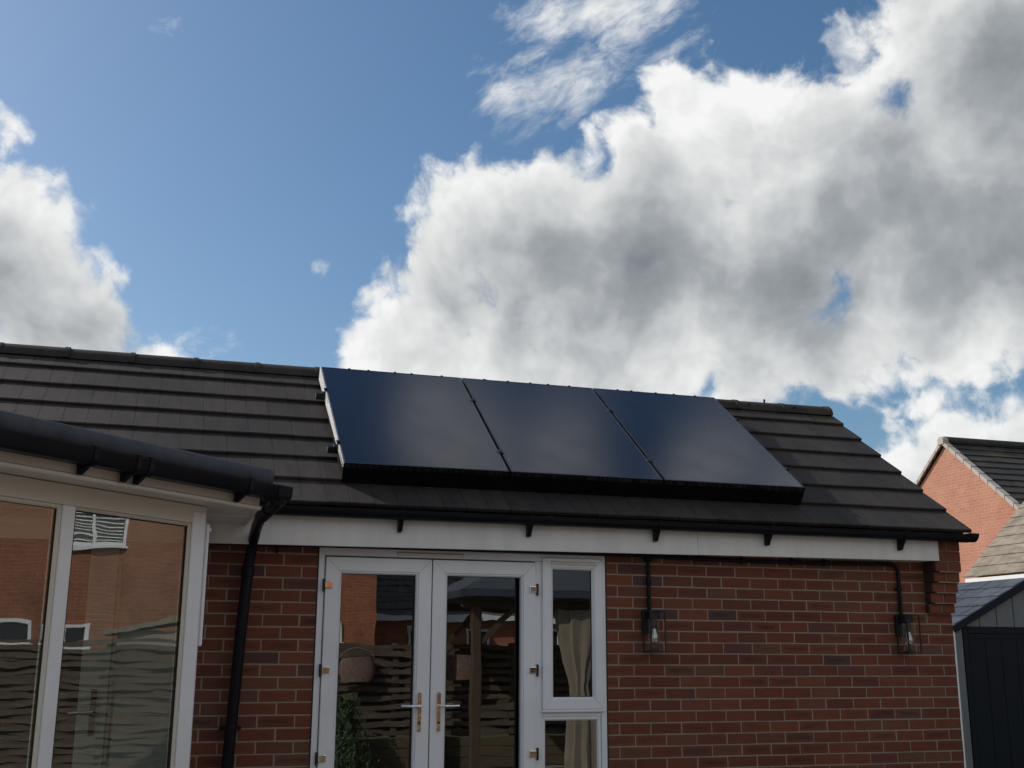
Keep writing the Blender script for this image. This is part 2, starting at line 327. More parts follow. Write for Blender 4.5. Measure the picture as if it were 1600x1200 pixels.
# ------------------------------------------------------------------ mesh builder
class MB:
    def __init__(s): s.v = []; s.f = []; s.tone = []; s.seed = []; s.uv = []
    def poly(s, pts, tone=.5, seed=.5, uv=None):
        i = len(s.v); s.v += [tuple(p) for p in pts]; s.f.append(list(range(i, i + len(pts)))); s.tone.append(tone); s.seed.append(seed); s.uv.append(uv)
    def hull(s, a, b, tone=.5, seed=.5, cap=True, uv=None):
        """loft between two equal loops a (start) and b (end)"""
        i = len(s.v); n = len(a); s.v += [tuple(p) for p in a] + [tuple(p) for p in b]
        fs = [[i + k, i + (k + 1) % n, i + n + (k + 1) % n, i + n + k] for k in range(n)]
        if cap: fs += [[i + k for k in range(n)][::-1], [i + n + k for k in range(n)]]
        for q in fs: s.f.append(q); s.tone.append(tone); s.seed.append(seed); s.uv.append(uv)
    def box(s, x0, x1, y0, y1, z0, z1, tone=.5, seed=.5):
        a = [(x0, y0, z0), (x1, y0, z0), (x1, y1, z0), (x0, y1, z0)]; b = [(p[0], p[1], z1) for p in a]; s.hull(a, b, tone, seed)
    def loops(s, ls, closed=True, cap=True):
        i = len(s.v); n = len(ls[0])
        for l in ls: s.v += [tuple(p) for p in l]
        for j in range(len(ls) - 1):
            for k in range(n if closed else n - 1):
                a = i + j * n + k; b = i + j * n + (k + 1) % n; s.f.append([a, b, b + n, a + n]); s.tone.append(.5); s.seed.append(.5); s.uv.append(None)
        if cap and closed:
            s.f.append([i + k for k in range(n)][::-1]); s.f.append([i + (len(ls) - 1) * n + k for k in range(n)])
            s.tone += [.5, .5]; s.seed += [.5, .5]; s.uv += [None, None]
    def tube(s, pts, r, n=12, cap=True):
        pts = [Vector(p) for p in pts]; ls = []; up = None
        for i, p in enumerate(pts):
            t = (pts[min(i + 1, len(pts) - 1)] - pts[max(i - 1, 0)]).normalized()
            if up is None: up = t.orthogonal().normalized()
            up = (up - t * up.dot(t)).normalized(); sd = t.cross(up); rr = r[i] if isinstance(r, (list, tuple)) else r
            ls.append([p + up * math.cos(2 * PI * k / n) * rr + sd * math.sin(2 * PI * k / n) * rr for k in range(n)])
        s.loops(ls, True, cap)
    def bar(s, a, b, w_, h_, up=(0, 0, 1)):
        a = Vector(a); b = Vector(b); t = (b - a).normalized(); up = Vector(up); sd = t.cross(up).normalized(); up = sd.cross(t)
        l = [sd * sx * w_ / 2 + up * sy * h_ / 2 for sx, sy in ((-1, -1), (1, -1), (1, 1), (-1, 1))]
        s.hull([a + q for q in l], [b + q for q in l])
    def build(s, name, mat, parent=None, bevel=0, smooth=False, seg=1, loc=None):
        me = bpy.data.meshes.new(name); me.from_pydata(s.v, [], s.f)
        me.attributes.new('tone', 'FLOAT', 'FACE').data.foreach_set('value', s.tone)
        me.attributes.new('seed', 'FLOAT', 'FACE').data.foreach_set('value', s.seed)
        if any(u is not None for u in s.uv):
            ul = me.uv_layers.new(name='UVMap'); k = 0
            for f_, u in zip(s.f, s.uv):
                for j in range(len(f_)):
                    ul.data[k].uv = u[j] if u is not None and len(u) == len(f_) else (0, 0); k += 1
        me.materials.append(MATS[mat]); me.update()
        import bmesh
        bm = bmesh.new(); bm.from_mesh(me); bmesh.ops.recalc_face_normals(bm, faces=bm.faces); bm.to_mesh(me); bm.free()
        if smooth:
            for p in me.polygons: p.use_smooth = True
            me.set_sharp_from_angle(angle=R(40))
        o = bpy.data.objects.new(name, me); COL.objects.link(o)
        if parent: o.parent = parent
        if loc: o.location = loc
        if bevel:
            b = o.modifiers.new('bevel', 'BEVEL'); b.width = bevel; b.segments = seg; b.limit_method = 'ANGLE'; b.angle_limit = R(35)
        return o
def thing(name, label, cat, loc=(0, 0, 0), rz=0, group=None):
    o = bpy.data.objects.new(name, None); COL.objects.link(o); o.location = loc; o.rotation_euler = (0, 0, rz); o.empty_display_size = .2
    return tag(o, label, cat, group)
def tag(o, label, cat, group=None):
    o['label'] = label; o['category'] = cat
    if group: o['group'] = group
    return o
def struct(o): o['kind'] = 'structure'; return o
def copy_tree(o, parent=None):
    c = o.copy(); COL.objects.link(c); c.parent = parent
    for ch in list(o.children): copy_tree(ch, c)
    return c

def bricks(mb, x0, x1, z0, z1, holes=(), y=0., parity=0, zbase=1.45, jit=.0012, depth=.09, closer=None):
    j0 = math.floor((z0 - zbase) / .075 + 1e-6); j1 = math.ceil((z1 - zbase) / .075 - 1e-6)
    for j in range(j0, j1):
        za = max(z0, zbase + j * .075 + .005); zb = min(z1, zbase + (j + 1) * .075 - .005)
        if zb - za < .012: continue
        off = 0 if (j + parity) % 2 == 0 else .1125
        i0 = math.floor((x0 - off) / .225) ; i1 = math.ceil((x1 - off) / .225)
        for i in range(i0, i1 + 1):
            a = off + i * .225 + .005; b = a + .215
            rr = random.Random(hash((i, j, round(y * 100))) & 0xffffff)
            a = max(a, x0); b = min(b, x1); segs = [(a, b)]
            for hx0, hx1, hz0, hz1 in holes:
                if zb > hz0 and za < hz1:
                    ns = []
                    for p, q in segs:
                        if q <= hx0 or p >= hx1: ns.append((p, q))
                        else:
                            if p < hx0: ns.append((p, hx0))
                            if q > hx1: ns.append((hx1, q))
                    segs = ns
            t = rr.random(); sd = rr.random()
            for p, q in segs:
                if q - p < .012: continue
                dy = (rr.random() - .5) * 2 * jit; dz = (rr.random() - .5) * .0022; dx = (rr.random() - .5) * .0025; tl = (rr.random() - .5) * .0022
                yy = y + dy; zl, zh = za + dz, zb + dz
                n = 4; c = .0022  # slightly wavy front with soft arrises
                P = lambda x, z, d: (x + dx, yy + d, z + tl * (x - p) / .2)
                o = [P(p, zl, c), P(q, zl, c), P(q, zh, c), P(p, zh, c)]
                k = [P(p + c, zl + c, 0), P(q - c, zl + c, 0), P(q - c, zh - c, 0), P(p + c, zh - c, 0)]
                u0_ = (p - (off + i * .225)) / .225; u1_ = (q - (off + i * .225)) / .225
                mb.poly(k, t, sd, [(u0_, 0), (u1_, 0), (u1_, 1), (u0_, 1)])
                bk = [(v[0], y + depth, v[2]) for v in o]
                for e_ in range(4):
                    g = (e_ + 1) % 4
                    mb.poly([o[e_], o[g], k[g], k[e_]], t, sd, [(0, 0)] * 4); mb.poly([bk[e_], bk[g], o[g], o[e_]], t, sd, [(0, 0)] * 4)

def ring(mb, x0, x1, z0, z1, w_, yf, yb, ch=.008, wt=None, wb=None):
    """mitred rectangular frame, front at yf, back at yb, with a sloped inner bead"""
    wt = w_ if wt is None else wt; wb = w_ if wb is None else wb; g = .0006
    O = [(x0, z0), (x1, z0), (x1, z1), (x0, z1)]; I = [(x0 + w_, z0 + wb), (x1 - w_, z0 + wb), (x1 - w_, z1 - wt), (x0 + w_, z1 - wt)]
    I2 = [(I[0][0] - ch, I[0][1] - ch), (I[1][0] + ch, I[1][1] - ch), (I[2][0] + ch, I[2][1] + ch), (I[3][0] - ch, I[3][1] + ch)]
    o2 = [(x0 + .003, z0 + .003), (x1 - .003, z0 + .003), (x1 - .003, z1 - .003), (x0 + .003, z1 - .003)]
    for e_ in range(4):
        h = (e_ + 1) % 4; ax = 0 if e_ % 2 == 0 else 1
        def sh(p, s_):   # shrink ends for the mitre gap
            q = list(p); q[ax] += s_; return q
        sg = 1 if e_ in (0, 1) else -1
        pr = lambda A, B: (sh(A, g * sg), sh(B, -g * sg))
        a, b = pr(O[e_], O[h]); a2, b2 = pr(o2[e_], o2[h]); c2, d2 = pr(I2[e_], I2[h]); c, d = pr(I[e_], I[h])
        la = [(a[0], yb, a[1]), (a[0], yf + .003, a[1]), (a2[0], yf, a2[1]), (c2[0], yf, c2[1]), (c[0], yf + .012, c[1]), (c[0], yb, c[1])]
        lb = [(b[0], yb, b[1]), (b[0], yf + .003, b[1]), (b2[0], yf, b2[1]), (d2[0], yf, d2[1]), (d[0], yf + .012, d[1]), (d[0], yb, d[1])]
        mb.hull(la, lb)

# ------------------------------------------------------------------ ground
g = MB(); g.poly([(-150, -150, 0), (150, -150, 0), (150, 150, 0), (-150, 150, 0)]); struct(g.build('ground', 'grass_ground'))
g = MB(); g.box(-9, 5.9, -9.2, -.02, .004, .05); struct(g.build('patio', 'patio_slab'))

# ------------------------------------------------------------------ garage
SL = R(35.555); CS, SN = math.cos(SL), math.sin(SL)
EY, EZ, RY = -.22, 2.582, 1.58
XL, XR = -9.0, 2.695
FR = (-2.036, -.088, .30, 2.322)     # opening for the doors
garage = thing('brick_garage', 'single storey red brick garage room with dark tiled pitched roof', 'building')
mb = MB(); bricks(mb, -2.86, XR, .0, 2.40, [FR]); mb.build('wall', 'brick_face', garage)
mb = MB()
for a in ((XL, FR[0], 0, 2.5), (FR[1], XR - .004, 0, 2.5), (FR[0], FR[1], 0, FR[2]), (FR[0], FR[1], FR[3], 2.5)):
    mb.box(a[0], a[1], .0035, .10, a[2], a[3])
mb.build('mortar', 'mortar', garage)
mb = MB(); mb.box(XR - .10, XR, .10, 3.4, 0, 2.55); mb.box(XL, XR - .10, 3.3, 3.4, 0, 2.5)
a = [(XR - .10, -.02, 2.55), (XR - .10, 3.2, 2.55), (XR - .10, RY, 3.76)]; mb.hull(a, [(XR, q[1], q[2]) for q in a])
mb.build('end_wall', 'brick_side', garage)
# stepped brick corbel at the right-hand corner
mb = MB(); mm = MB()
CX0, CX1 = 2.475, XR + .001
for k in range(7):
    z = 1.975 + k * .075; yy = -.027 * (min(k, 4) + 1) - .012
    if k in (5,): segs = [(CX0 + .035, CX1)]
    else: segs = [(CX0 + (.035 if k > 4 else 0), CX0 + (CX1 - CX0) / 2 - .005), (CX0 + (CX1 - CX0) / 2 + .005, CX1)]
    for p, q in segs:
        t = .3 + random.random() * .6; c = .002; o = [(p, yy + c, z + .005), (q, yy + c, z + .005), (q, yy + c, z + .07), (p, yy + c, z + .07)]
        kk = [(p + c, yy, z + .005 + c), (q - c, yy, z + .005 + c), (q - c, yy, z + .07 - c), (p + c, yy, z + .07 - c)]
        mb.poly(kk, t, .2, [(0, 0), (1, 0), (1, 1), (0, 1)]); mb.hull(o, [(v[0], -.001, v[2]) for v in o], t, .2); mb.uv = mb.uv
    mm.box(CX0 + .036, CX1 - .003, yy + .006, -.0005, z - .004 if k else z + .004, z + .0745)
mb.build('corbel', 'brick_face', garage)
ms = MB()  # thin added slab, shade on the corbel's left side put into its colour
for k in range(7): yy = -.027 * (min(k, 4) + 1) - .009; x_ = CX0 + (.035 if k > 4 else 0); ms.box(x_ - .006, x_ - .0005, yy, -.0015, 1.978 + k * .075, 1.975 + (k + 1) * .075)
ms.build('corbel_shade_slab', 'painted_shade', garage); mm.build('corbel_mortar', 'mortar', garage)

def tile_slope(mb, xl, xr, ey, ez, slope, top_s, gauge=.3155, tw=.30, thick=.025, rise=.022, rnd=None, mir=1, groove=True, ph=0., gaps=.004):
    rnd = rnd or random.Random(3); cs, sn = math.cos(slope), math.sin(slope)
    def P(x, s_, h): return (x, ey + mir * (s_ * cs - h * sn), ez + s_ * sn + h * cs)
    k = 0
    while k * gauge < top_s - .05:
        s0 = k * gauge; s1 = min(s0 + gauge + .04, top_s); x = xl - (tw / 2 if k % 2 else 0) + ph - tw
        while x < xr:
            a = max(x + gaps / 2, xl); b = min(x + tw - gaps / 2, xr)
            if b - a > .02:
                t = rnd.random(); dh = rnd.random() * .0012; ds = (rnd.random() - .5) * .006; r1 = (s1 - s0) / (gauge + .04)
                mid = x + tw / 2; xs = [a, b]
                prof = [(a, 0)]
                if groove and a < mid - .01 and b > mid + .01: prof += [(mid - .003, 0), (mid, -.004), (mid + .003, 0)]
                prof += [(b, 0)]
                top0 = [P(q, s0 + ds, dh + d) for q, d in prof]; top1 = [P(q, s1, dh - rise * r1 * 1.05 + d) for q, d in prof]
                bot0 = [P(b, s0 + ds, dh - thick), P(a, s0 + ds, dh - thick)]; bot1 = [P(b, s1, dh - rise * r1 - thick), P(a, s1, dh - rise * r1 - thick)]
                # rounded nose
                nose = [P(q, s0 + ds + .006, dh + .001 + d) for q, d in prof]
                f_ = [P(q, s0 + ds, dh - .004 + d) for q, d in prof]
                mb.hull(f_ + bot0, nose + [P(b, s0 + .006, dh - thick), P(a, s0 + .006, dh - thick)], t)
                mb.hull(nose + [P(b, s0 + .006, dh - thick), P(a, s0 + .006, dh - thick)], top1 + bot1, t)
                if groove:
                    for gx_, gw_, gh_ in ((mid, .0042, .0005), (b + gaps / 2, .0052, .0010)):
                        if gx_ - gw_ > xl and gx_ + gw_ < xr and (gx_ > b or (a < mid - .01 and b > mid + .01)):
                            mb.poly([P(gx_ - gw_, s0 + ds + .001, gh_ + dh * .5), P(gx_ + gw_, s0 + ds + .001, gh_ + dh * .5), P(gx_ + gw_ * .6, s1, gh_ + dh * .5 - rise * r1 * 1.05), P(gx_ - gw_ * .6, s1, gh_ + dh * .5 - rise * r1 * 1.05)], t, 0.)
            x += tw
        k += 1
TOP = (RY - EY) / CS
mb = MB(); tile_slope(mb, XL, 2.76, EY, EZ, SL, TOP, ph=.075 + .0); roof = mb.build('roof', 'roof_tile', garage)
mb = MB(); BY = RY * 2 - EY; tile_slope(mb, XL, 2.76, BY, EZ, SL, TOP, mir=-1, groove=False); mb.build('rear_roof', 'roof_tile', garage)
mb = MB()   # underlay and undercloak
P = lambda x, s_, h: (x, EY + s_ * CS - h * SN, EZ + s_ * SN + h * CS)
mb.hull([P(XL, .05, -.055), P(XL, TOP, -.055), P(XL, TOP, -.075), P(XL, .05, -.075)], [P(2.745, .05, -.055), P(2.745, TOP, -.055), P(2.745, TOP, -.075), P(2.745, .05, -.075)])
mb.build('underlay', 'rubber', garage)
# ridge tiles, each its own part of the roof
def ridge_run(x0, x1, yc, zc, rad, ln, mat, par, end=False):
    x = x1; k = 0
    while x > x0:
        a = max(x - ln, x0); ls = []; n = 12; lean = random.uniform(-.003, .003)
        for xx, rr, dz in ((x, rad, 0), (x - .035, rad, 0), (x - .036, rad - .007, 0), (a + .002, rad - .010, 0)):
            ls.append([(xx, yc - math.cos(PI * q / n) * rr * 1.05, zc + lean + math.sin(PI * q / n) * rr * .82 + (-.004 if q in (0, n) else 0)) for q in range(n + 1)])
        m_ = MB(); m_.loops(ls, True, True); o = m_.build('ridge_tile', mat, par, smooth=True); x -= ln; k += 1
ridge_run(-9.0, 2.745, RY, 3.788, .124, .4635, 'roof_tile', roof)
for a, b in (((2.36, RY - .095, 3.83), (2.36, RY - .125, 3.84)), ((1.90, RY - .095, 3.83), (1.90, RY - .125, 3.84)), ((2.12, RY, 3.87), (2.12, RY, 3.915))):
    mb = MB(); mb.tube([a, b], .009, 8); mb.build('ridge_clip', 'black_plastic', roof)
# fascia and soffit
mb = MB(); a_ = [(-9, -.150, 2.262), (-9, -.132, 2.262), (-9, -.132, 2.50), (-9, -.150, 2.50)]; mb.hull(a_, [(.539, q[1], 2.336 if q[2] < 2.4 else 2.50) for q in a_]); mb.build('fascia', 'fascia_upvc', garage, .002)
mb = MB(); a_ = [(.541, -.150, 2.337), (.541, -.132, 2.337), (.541, -.132, 2.50), (.541, -.150, 2.50)]; mb.hull(a_, [(2.508, q[1], 2.351 if q[2] < 2.4 else 2.50) for q in a_]); mb.build('fascia', 'fascia_upvc', garage, .002)
mb = MB(); mb.box(-9, 2.475, -.131, 0, 2.352, 2.362); mb.build('soffit', 'fascia_upvc', garage)
# gutter
def gutter(x0, x1, yback, ztop, par, mat='black_plastic', name='gutter', r=.056, fall=0., square=False, stop=True):
    n = 12; ls = []
    def sec(x, rr, inner=False):
        o = []
        if square:
            pr = [(0, 0), (-.004, -.055), (-.018, -.072), (-.088, -.072), (-.104, -.05), (-.11, 0), (-.102, .003), (-.1, -.045), (-.084, -.066), (-.02, -.066), (-.01, -.05), (-.006, 0)]
            return [(x, yback + a, ztop + b - fall * (x - x0)) for a, b in pr]
        for q in range(n + 1): a = PI * q / n; o.append((x, yback - r - math.cos(a) * rr * -1, ztop - math.sin(a) * rr))
        for q in range(n, -1, -1): a = PI * q / n; o.append((x, yback - r - math.cos(a) * (rr - .004) * -1, ztop - math.sin(a) * (rr - .004)))
        return o
    m_ = MB(); m_.loops([sec(x0, r), sec(x1, r)]); g_ = m_.build(name, mat, par, smooth=True)
    return g_
gut = gutter(-9, 2.72, -.151, 2.545, garage, r=.058)
m_ = MB()
n = 12
for xa, xb, rr in ((2.705, 2.785, .063),):
    ls = []
    for x in (xa, xb):
        ls.append([(x, -.151 - .058 + math.cos(PI * q / n) * rr, 2.553 - math.sin(PI * q / n) * rr) for q in range(n + 1)])
    m_.loops(ls, True, True)
m_.build('stop_end', 'black_plastic', gut, .004)
for x in (-1.555, -.695, -.575, .214, 1.069, 2.161):
    m_ = MB(); ls = []
    wd = .03 if x != -.575 else .05
    for xx in (x - wd / 2, x + wd / 2):
        pr = [(-.151 - .058 + math.cos(PI * q / n) * .063, 2.549 - math.sin(PI * q / n) * .063) for q in range(n + 1)]
        ls.append([(xx, a, b) for a, b in pr] + [(xx, -.26, 2.545), (xx, -.16, 2.545)])
    m_.loops(ls, True, True)
    if x != -.575:
        a = [(x - .014, -.151, 2.415), (x - .014, -.151, 2.50), (x - .014, -.235, 2.492), (x - .014, -.215, 2.468), (x - .014, -.180, 2.418)]
        m_.hull(a, [(x + .014, q[1], q[2]) for q in a])
    m_.build('gutter_bracket', 'black_plastic', gut, .002)

# ---------- doors and side window
YF = -.002
mb = MB(); ring(mb, FR[0], FR[1], FR[2], FR[3], .044, YF, .07, ch=.004, wt=.052)
mb.box(-.595, -.546, YF + .0015, .07, .33, 2.27); mb.box(-.546, -.130, YF + .0018, .069, 1.272, 1.318)
fr = mb.build('door_frame', 'white_upvc', garage, .0015)
mb = MB(); mb.box(-.548 + .022, -.170 + .035, YF + .006, .068, .34, .42); ring(mb, -.5455, -.134, .34, 1.2715, .026, YF + .006, .06, ch=.008); mb.build('bead', 'white_upvc', fr, .001)
def vent(x0, x1, z, par, y):
    m_ = MB(); a = [(x0, y, z - .011), (x0, y - .012, z - .009), (x0, y - .016, z + .004), (x0, y - .006, z + .012), (x0, y, z + .012)]
    m_.hull(a, [(x1, q[1], q[2]) for q in a]); m_.build('trickle_vent', 'cream_upvc', par, .0015)
vent(-1.53, -1.09, 2.293, fr, YF)
def pane(x0, x1, z0, z1, y, par, mat='pane_glass', name='glass_pane'):
    # two thin sheets of a double-glazed unit, tilted a hair so that reflections shear slightly
    m_ = MB(); m_.box(x0, x1, y, y + .004, z0, z1); return m_.build(name, mat, par)
def leaf(x0, x1, gx0, gx1, side):
    m_ = MB(); ring(m_, x0, x1, .345, 2.262, gx0 - x0 - .014, YF - .016, .05, ch=.004)
    d = m_.build('door', 'white_upvc', garage, .0015)
    m_ = MB(); ring(m_, x0 + (gx0 - x0 - .016), x1 - (gx0 - x0 - .016), .345 + (gx0 - x0) - .016, 2.262 - (gx0 - x0 - .016), .016, YF - .010, .03, ch=.008); m_.build('bead', 'white_upvc', d)
    m_ = MB(); ring(m_, gx0 - .001, gx1 + .001, .345 + gx0 - x0 - .001, 2.263 - (gx0 - x0), .005, YF + .004, .028, ch=.001); m_.build('gasket', 'rubber', d)
    pane(gx0, gx1, .345 + gx0 - x0, 2.262 - (gx0 - x0), YF + .014, d)
    hx = -1.368 if side < 0 else -1.2425
    m_ = MB(); pts = []
    for q in range(20):
        a = 2 * PI * q / 20; zc = 1.4185 if math.sin(a) >= 0 else 1.2035; pts.append((hx + math.cos(a) * .0145, zc + math.sin(a) * .0145))
    m_.hull([(p_, YF - .016, q_) for p_, q_ in pts], [(hx + (p_ - hx) * .8, YF - .027, 1.311 + (q_ - 1.311) * .98) for p_, q_ in pts])
    hp = m_.build('handle_plate', 'gold_chrome', d, .001)
    m_ = MB(); z = 1.347; s_ = side
    m_.tube([(hx, YF - .025, z), (hx, YF - .060, z)], .009, 10); 
    m_.tube([(hx - .004 * s_, YF - .060, z), (hx + .03 * s_, YF - .066, z), (hx + .075 * s_, YF - .066, z), (hx + .125 * s_, YF - .058, z + .001)], [.0085, .0085, .008, .0075], 10)
    m_.build('lever', 'chrome', hp, smooth=True)
    m_ = MB(); m_.tube([(hx, YF - .026, 1.245), (hx, YF - .031, 1.245)], .008, 12); m_.build('keyhole', 'lamp_metal', hp)
    for z in (2.086, 1.566, 1.046):
        m_ = MB(); e = x0 if side < 0 else x1; q = -side
        xa, xb = sorted((e - .004 * side * -1, e + side * -.052)) if False else sorted((e + .002 * side, e - .046 * side))
        m_.box(xa, xb, YF - .030, YF - .0162, z - .021, z + .021)
        h_ = m_.build('hinge', 'copper_chrome', d, .005, seg=2)
        m_ = MB(); m_.tube([(e + .010 * side, YF - .020, z - .036), (e + .010 * side, YF - .020, z + .036)], .0085, 10); m_.tube([(e + .010 * side, YF - .020, z - .042), (e + .010 * side, YF - .020, z - .036)], .006, 8)
        m_.build('hinge_pin', 'lamp_metal', h_, smooth=True)
    return d
leaf(-1.989, -1.303, -1.886, -1.414, -1)
leaf(-1.297, -.594, -1.196, -.724, 1)
m_ = MB(); m_.box(-1.3025, -1.2975, YF - .008, .04, .35, 2.26); m_.build('seal', 'rubber', fr)
m_ = MB(); ring(m_, -.546, -.118, 1.318, 2.297, .062, YF - .020, .05, ch=.004); win = m_.build('window', 'white_upvc', garage, .0015)
m_ = MB(); ring(m_, -.546 + .060, -.118 - .060, 1.378, 2.237, .016, YF - .014, .03, ch=.010); m_.build('bead', 'white_upvc', win)
m_ = MB(); ring(m_, -.472, -.192 + .0, 1.392, 2.223, .004, YF - .001, .02, ch=.001); m_.build('gasket', 'rubber', win)
pane(-.472, -.192, 1.392, 2.223, YF + .008, win)
m_ = MB(); m_.box(-.552, -.112, YF - .026, YF, 1.300, 1.317); m_.build('drip_bar', 'white_upvc', win, .003)
vent(-.485, -.165, 2.262, win, YF - .020)
pane(-.520, -.160, .36, 1.246, YF + .020, fr)
m_ = MB(); m_.box(FR[1] - .004, FR[1] + .004, -.004, .02, .3, 2.32); m_.build('seal', 'rubber', fr)
m_ = MB(); m_.box(FR[0] - .004, FR[0] + .003, -.0045, .02, .3, 2.32); m_.build('seal', 'rubber', fr)
# dark room behind
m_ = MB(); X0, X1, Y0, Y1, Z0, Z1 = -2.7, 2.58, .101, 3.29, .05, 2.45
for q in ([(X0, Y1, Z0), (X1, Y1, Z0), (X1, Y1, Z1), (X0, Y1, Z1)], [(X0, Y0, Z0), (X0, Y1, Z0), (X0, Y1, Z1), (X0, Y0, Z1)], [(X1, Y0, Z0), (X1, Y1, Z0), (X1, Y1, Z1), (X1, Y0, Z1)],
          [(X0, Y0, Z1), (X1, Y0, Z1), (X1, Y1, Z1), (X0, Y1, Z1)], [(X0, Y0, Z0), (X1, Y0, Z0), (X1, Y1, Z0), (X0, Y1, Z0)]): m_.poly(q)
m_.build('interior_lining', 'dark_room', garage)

# ------------------------------------------------------------------ solar panels
P0x, PW, PG, PS0, PS1, PH = -1.905, 1.112, .018, .300, 1.955, .130
def RP(x, s_, h): return Vector((x, EY + s_ * CS - h * SN, EZ + s_ * SN + h * CS))
rotm = Matrix.Rotation(SL, 4, 'X')
def on_roof(o, x, s_, h): o.location = RP(x, s_, h); o.rotation_euler = (SL, 0, 0)
LBL = ['black solar panel at the left end of the row of three', 'black solar panel in the middle of the row of three', 'black solar panel at the right end of the row of three, beside bare tiles']
plen = PS1 - PS0
def solar():
    r_ = bpy.data.objects.new('solar_panel', None); COL.objects.link(r_)
    m_ = MB(); t = .035; wf = .011
    for a in ((0, PW, 0, wf), (0, PW, plen - wf, plen), (0, wf, wf, plen - wf), (PW - wf, PW, wf, plen - wf)): m_.box(a[0], a[1], a[2], a[3], -t, 0)
    m_.build('frame', 'panel_frame', r_, .001)
    m_ = MB(); m_.box(wf, PW - wf, wf, plen - wf, -.008, -.0015); m_.build('glass_face', 'solar_cells', r_)
    m_ = MB(); m_.box(wf, PW - wf, wf, plen - wf, -.030, -.012); m_.build('back_sheet', 'rubber', r_)
    return r_
sp = solar()
for k in range(3):
    o = sp if k == 0 else copy_tree(sp)
    tag(o, LBL[k], 'solar panel', 'black solar panels in a row on the roof'); on_roof(o, P0x + k * (PW + PG), PS0, PH)
# rails
xe = P0x + 3 * PW + 2 * PG
for i, s_ in enumerate((.60, 1.50)):
    m_ = MB(); m_.box(-.075, xe - P0x + .055, -.02, .02, -.04, 0); m_.box(-.071, xe - P0x + .051, -.008, .008, .0005, .004)
    o = m_.build('mounting_rail', 'panel_frame'); on_roof(o, P0x, s_, PH - .0355)
    tag(o, ('lower' if i == 0 else 'upper') + ' black mounting rail, its stub ends poking out beside the solar panels', 'rail', 'rails under the solar panels')
    for k in range(4):
        m_ = MB(); cx = [-.008, PW + PG / 2, 2 * PW + 1.5 * PG, 3 * PW + 2 * PG + .008][k]; end = k in (0, 3)
        dx = .022 if not end else .014
        m_.box(cx - dx, cx + dx, -.022, .022, .0362, .041); m_.box(cx - .006, cx + .006, -.02, .02, 0, .036); m_.tube([(cx, 0, .041), (cx, 0, .048)], .008, 8)
        if end: m_.box(cx - .03 if k == 0 else cx - .004, cx + .004 if k == 0 else cx + .03, -.022, .022, 0.005, .012)
        m_.build('clamp', 'panel_frame' if not end else 'black_plastic', o, .001)
        if k in (0,):
            m_ = MB(); m_.box(-.0765, -.0755, -.014, .014, -.034, -.006); m_.build('rail_end', 'aluminium', o)
# bird guard mesh: wires down the left, right and lower edges
def guard(name, mat, pts, label, step=.0125, wr=.0012, low=(-.012, -.012)):
    m_ = MB(); (xa, sa), (xb, sb) = pts; ln = math.hypot(xb - xa, sb - sa); n_ = int(ln / step)
    for i in range(n_ + 1):
        t = i / n_; x = xa + (xb - xa) * t; s_ = sa + (sb - sa) * t; zz = random.uniform(-.002, .002); lo = low[0] + (low[1] - low[0]) * t
        m_.bar(RP(x + zz, s_, PH - .004), RP(x - zz, s_ + zz, lo), wr * 2, wr * 2, (1, 0, 0) if xa == xb else (0, 1, 0))
    for j in range(9):
        ha, hb = [PH - .008 + (lo - PH + .008) * j / 8 for lo in low]
        m_.bar(RP(xa, sa, ha), RP(xb, sb, hb), wr * 2, wr * 2, (0, 0, 1) if xa != xb else (1, 0, 0))
    o = m_.build(name, mat); tag(o, label, 'bird guard', 'wire mesh guards round the solar panels'); return o
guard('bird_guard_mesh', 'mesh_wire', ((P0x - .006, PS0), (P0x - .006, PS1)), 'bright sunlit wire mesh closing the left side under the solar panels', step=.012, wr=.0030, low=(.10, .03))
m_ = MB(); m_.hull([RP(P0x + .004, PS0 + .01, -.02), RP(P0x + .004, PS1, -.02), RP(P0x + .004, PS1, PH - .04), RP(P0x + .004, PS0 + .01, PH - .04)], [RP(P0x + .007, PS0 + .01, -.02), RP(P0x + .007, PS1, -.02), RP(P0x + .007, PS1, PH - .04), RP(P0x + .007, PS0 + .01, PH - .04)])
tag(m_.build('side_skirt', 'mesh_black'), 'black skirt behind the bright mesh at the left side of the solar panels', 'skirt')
guard('bird_guard_mesh', 'mesh_black', ((xe + .006, PS0), (xe + .006, PS1)), 'thin wire mesh along the right side under the solar panels', step=.014, wr=.0016)
guard('bird_guard_mesh', 'mesh_black', ((P0x, PS0 + .004), (xe, PS0 + .004)), 'long black wire mesh under the lower edge of the solar panels', step=.012, wr=.0040)
for k in range(1, 3):
    m_ = MB(); x = P0x + k * (PW + PG) - PG / 2; m_.box(x - .004, x + .004, 0, .002, 0, .03)
    m_ = MB(); a = RP(x, PS1 + .001, PH - .002); b = RP(x + .004, PS1 - .045, PH - .030); m_.bar(a, b, .014, .004, (0, 0, 1))
    tag(m_.build('cable_tie_strip', 'aluminium'), ('shiny metal strip at the top of the gap after the first solar panel', 'shiny metal strip at the top of the gap before the last solar panel')[k - 1], 'metal strip', 'metal strips in the gaps between solar panels')
NTH = ['first', 'second', 'third', 'fourth', 'fifth']; WH = ['left', 'middle', 'right']
for k in range(3):
    for i_, t in enumerate((.16, .32, .50, .66, .84)):
        m_ = MB(); x = P0x + k * (PW + PG) + PW * (t + random.uniform(-.03, .03)); a = RP(x, PS1 + .001, PH); m_.bar(a, a + Vector((.018, 0, 0)), .010, .008)
        tag(m_.build('guard_clip', 'black_plastic'), 'tiny black clip on the top edge of the %s solar panel, %s from its left' % (WH[k], NTH[i_]), 'clip', 'small clips along the top of the solar panels')

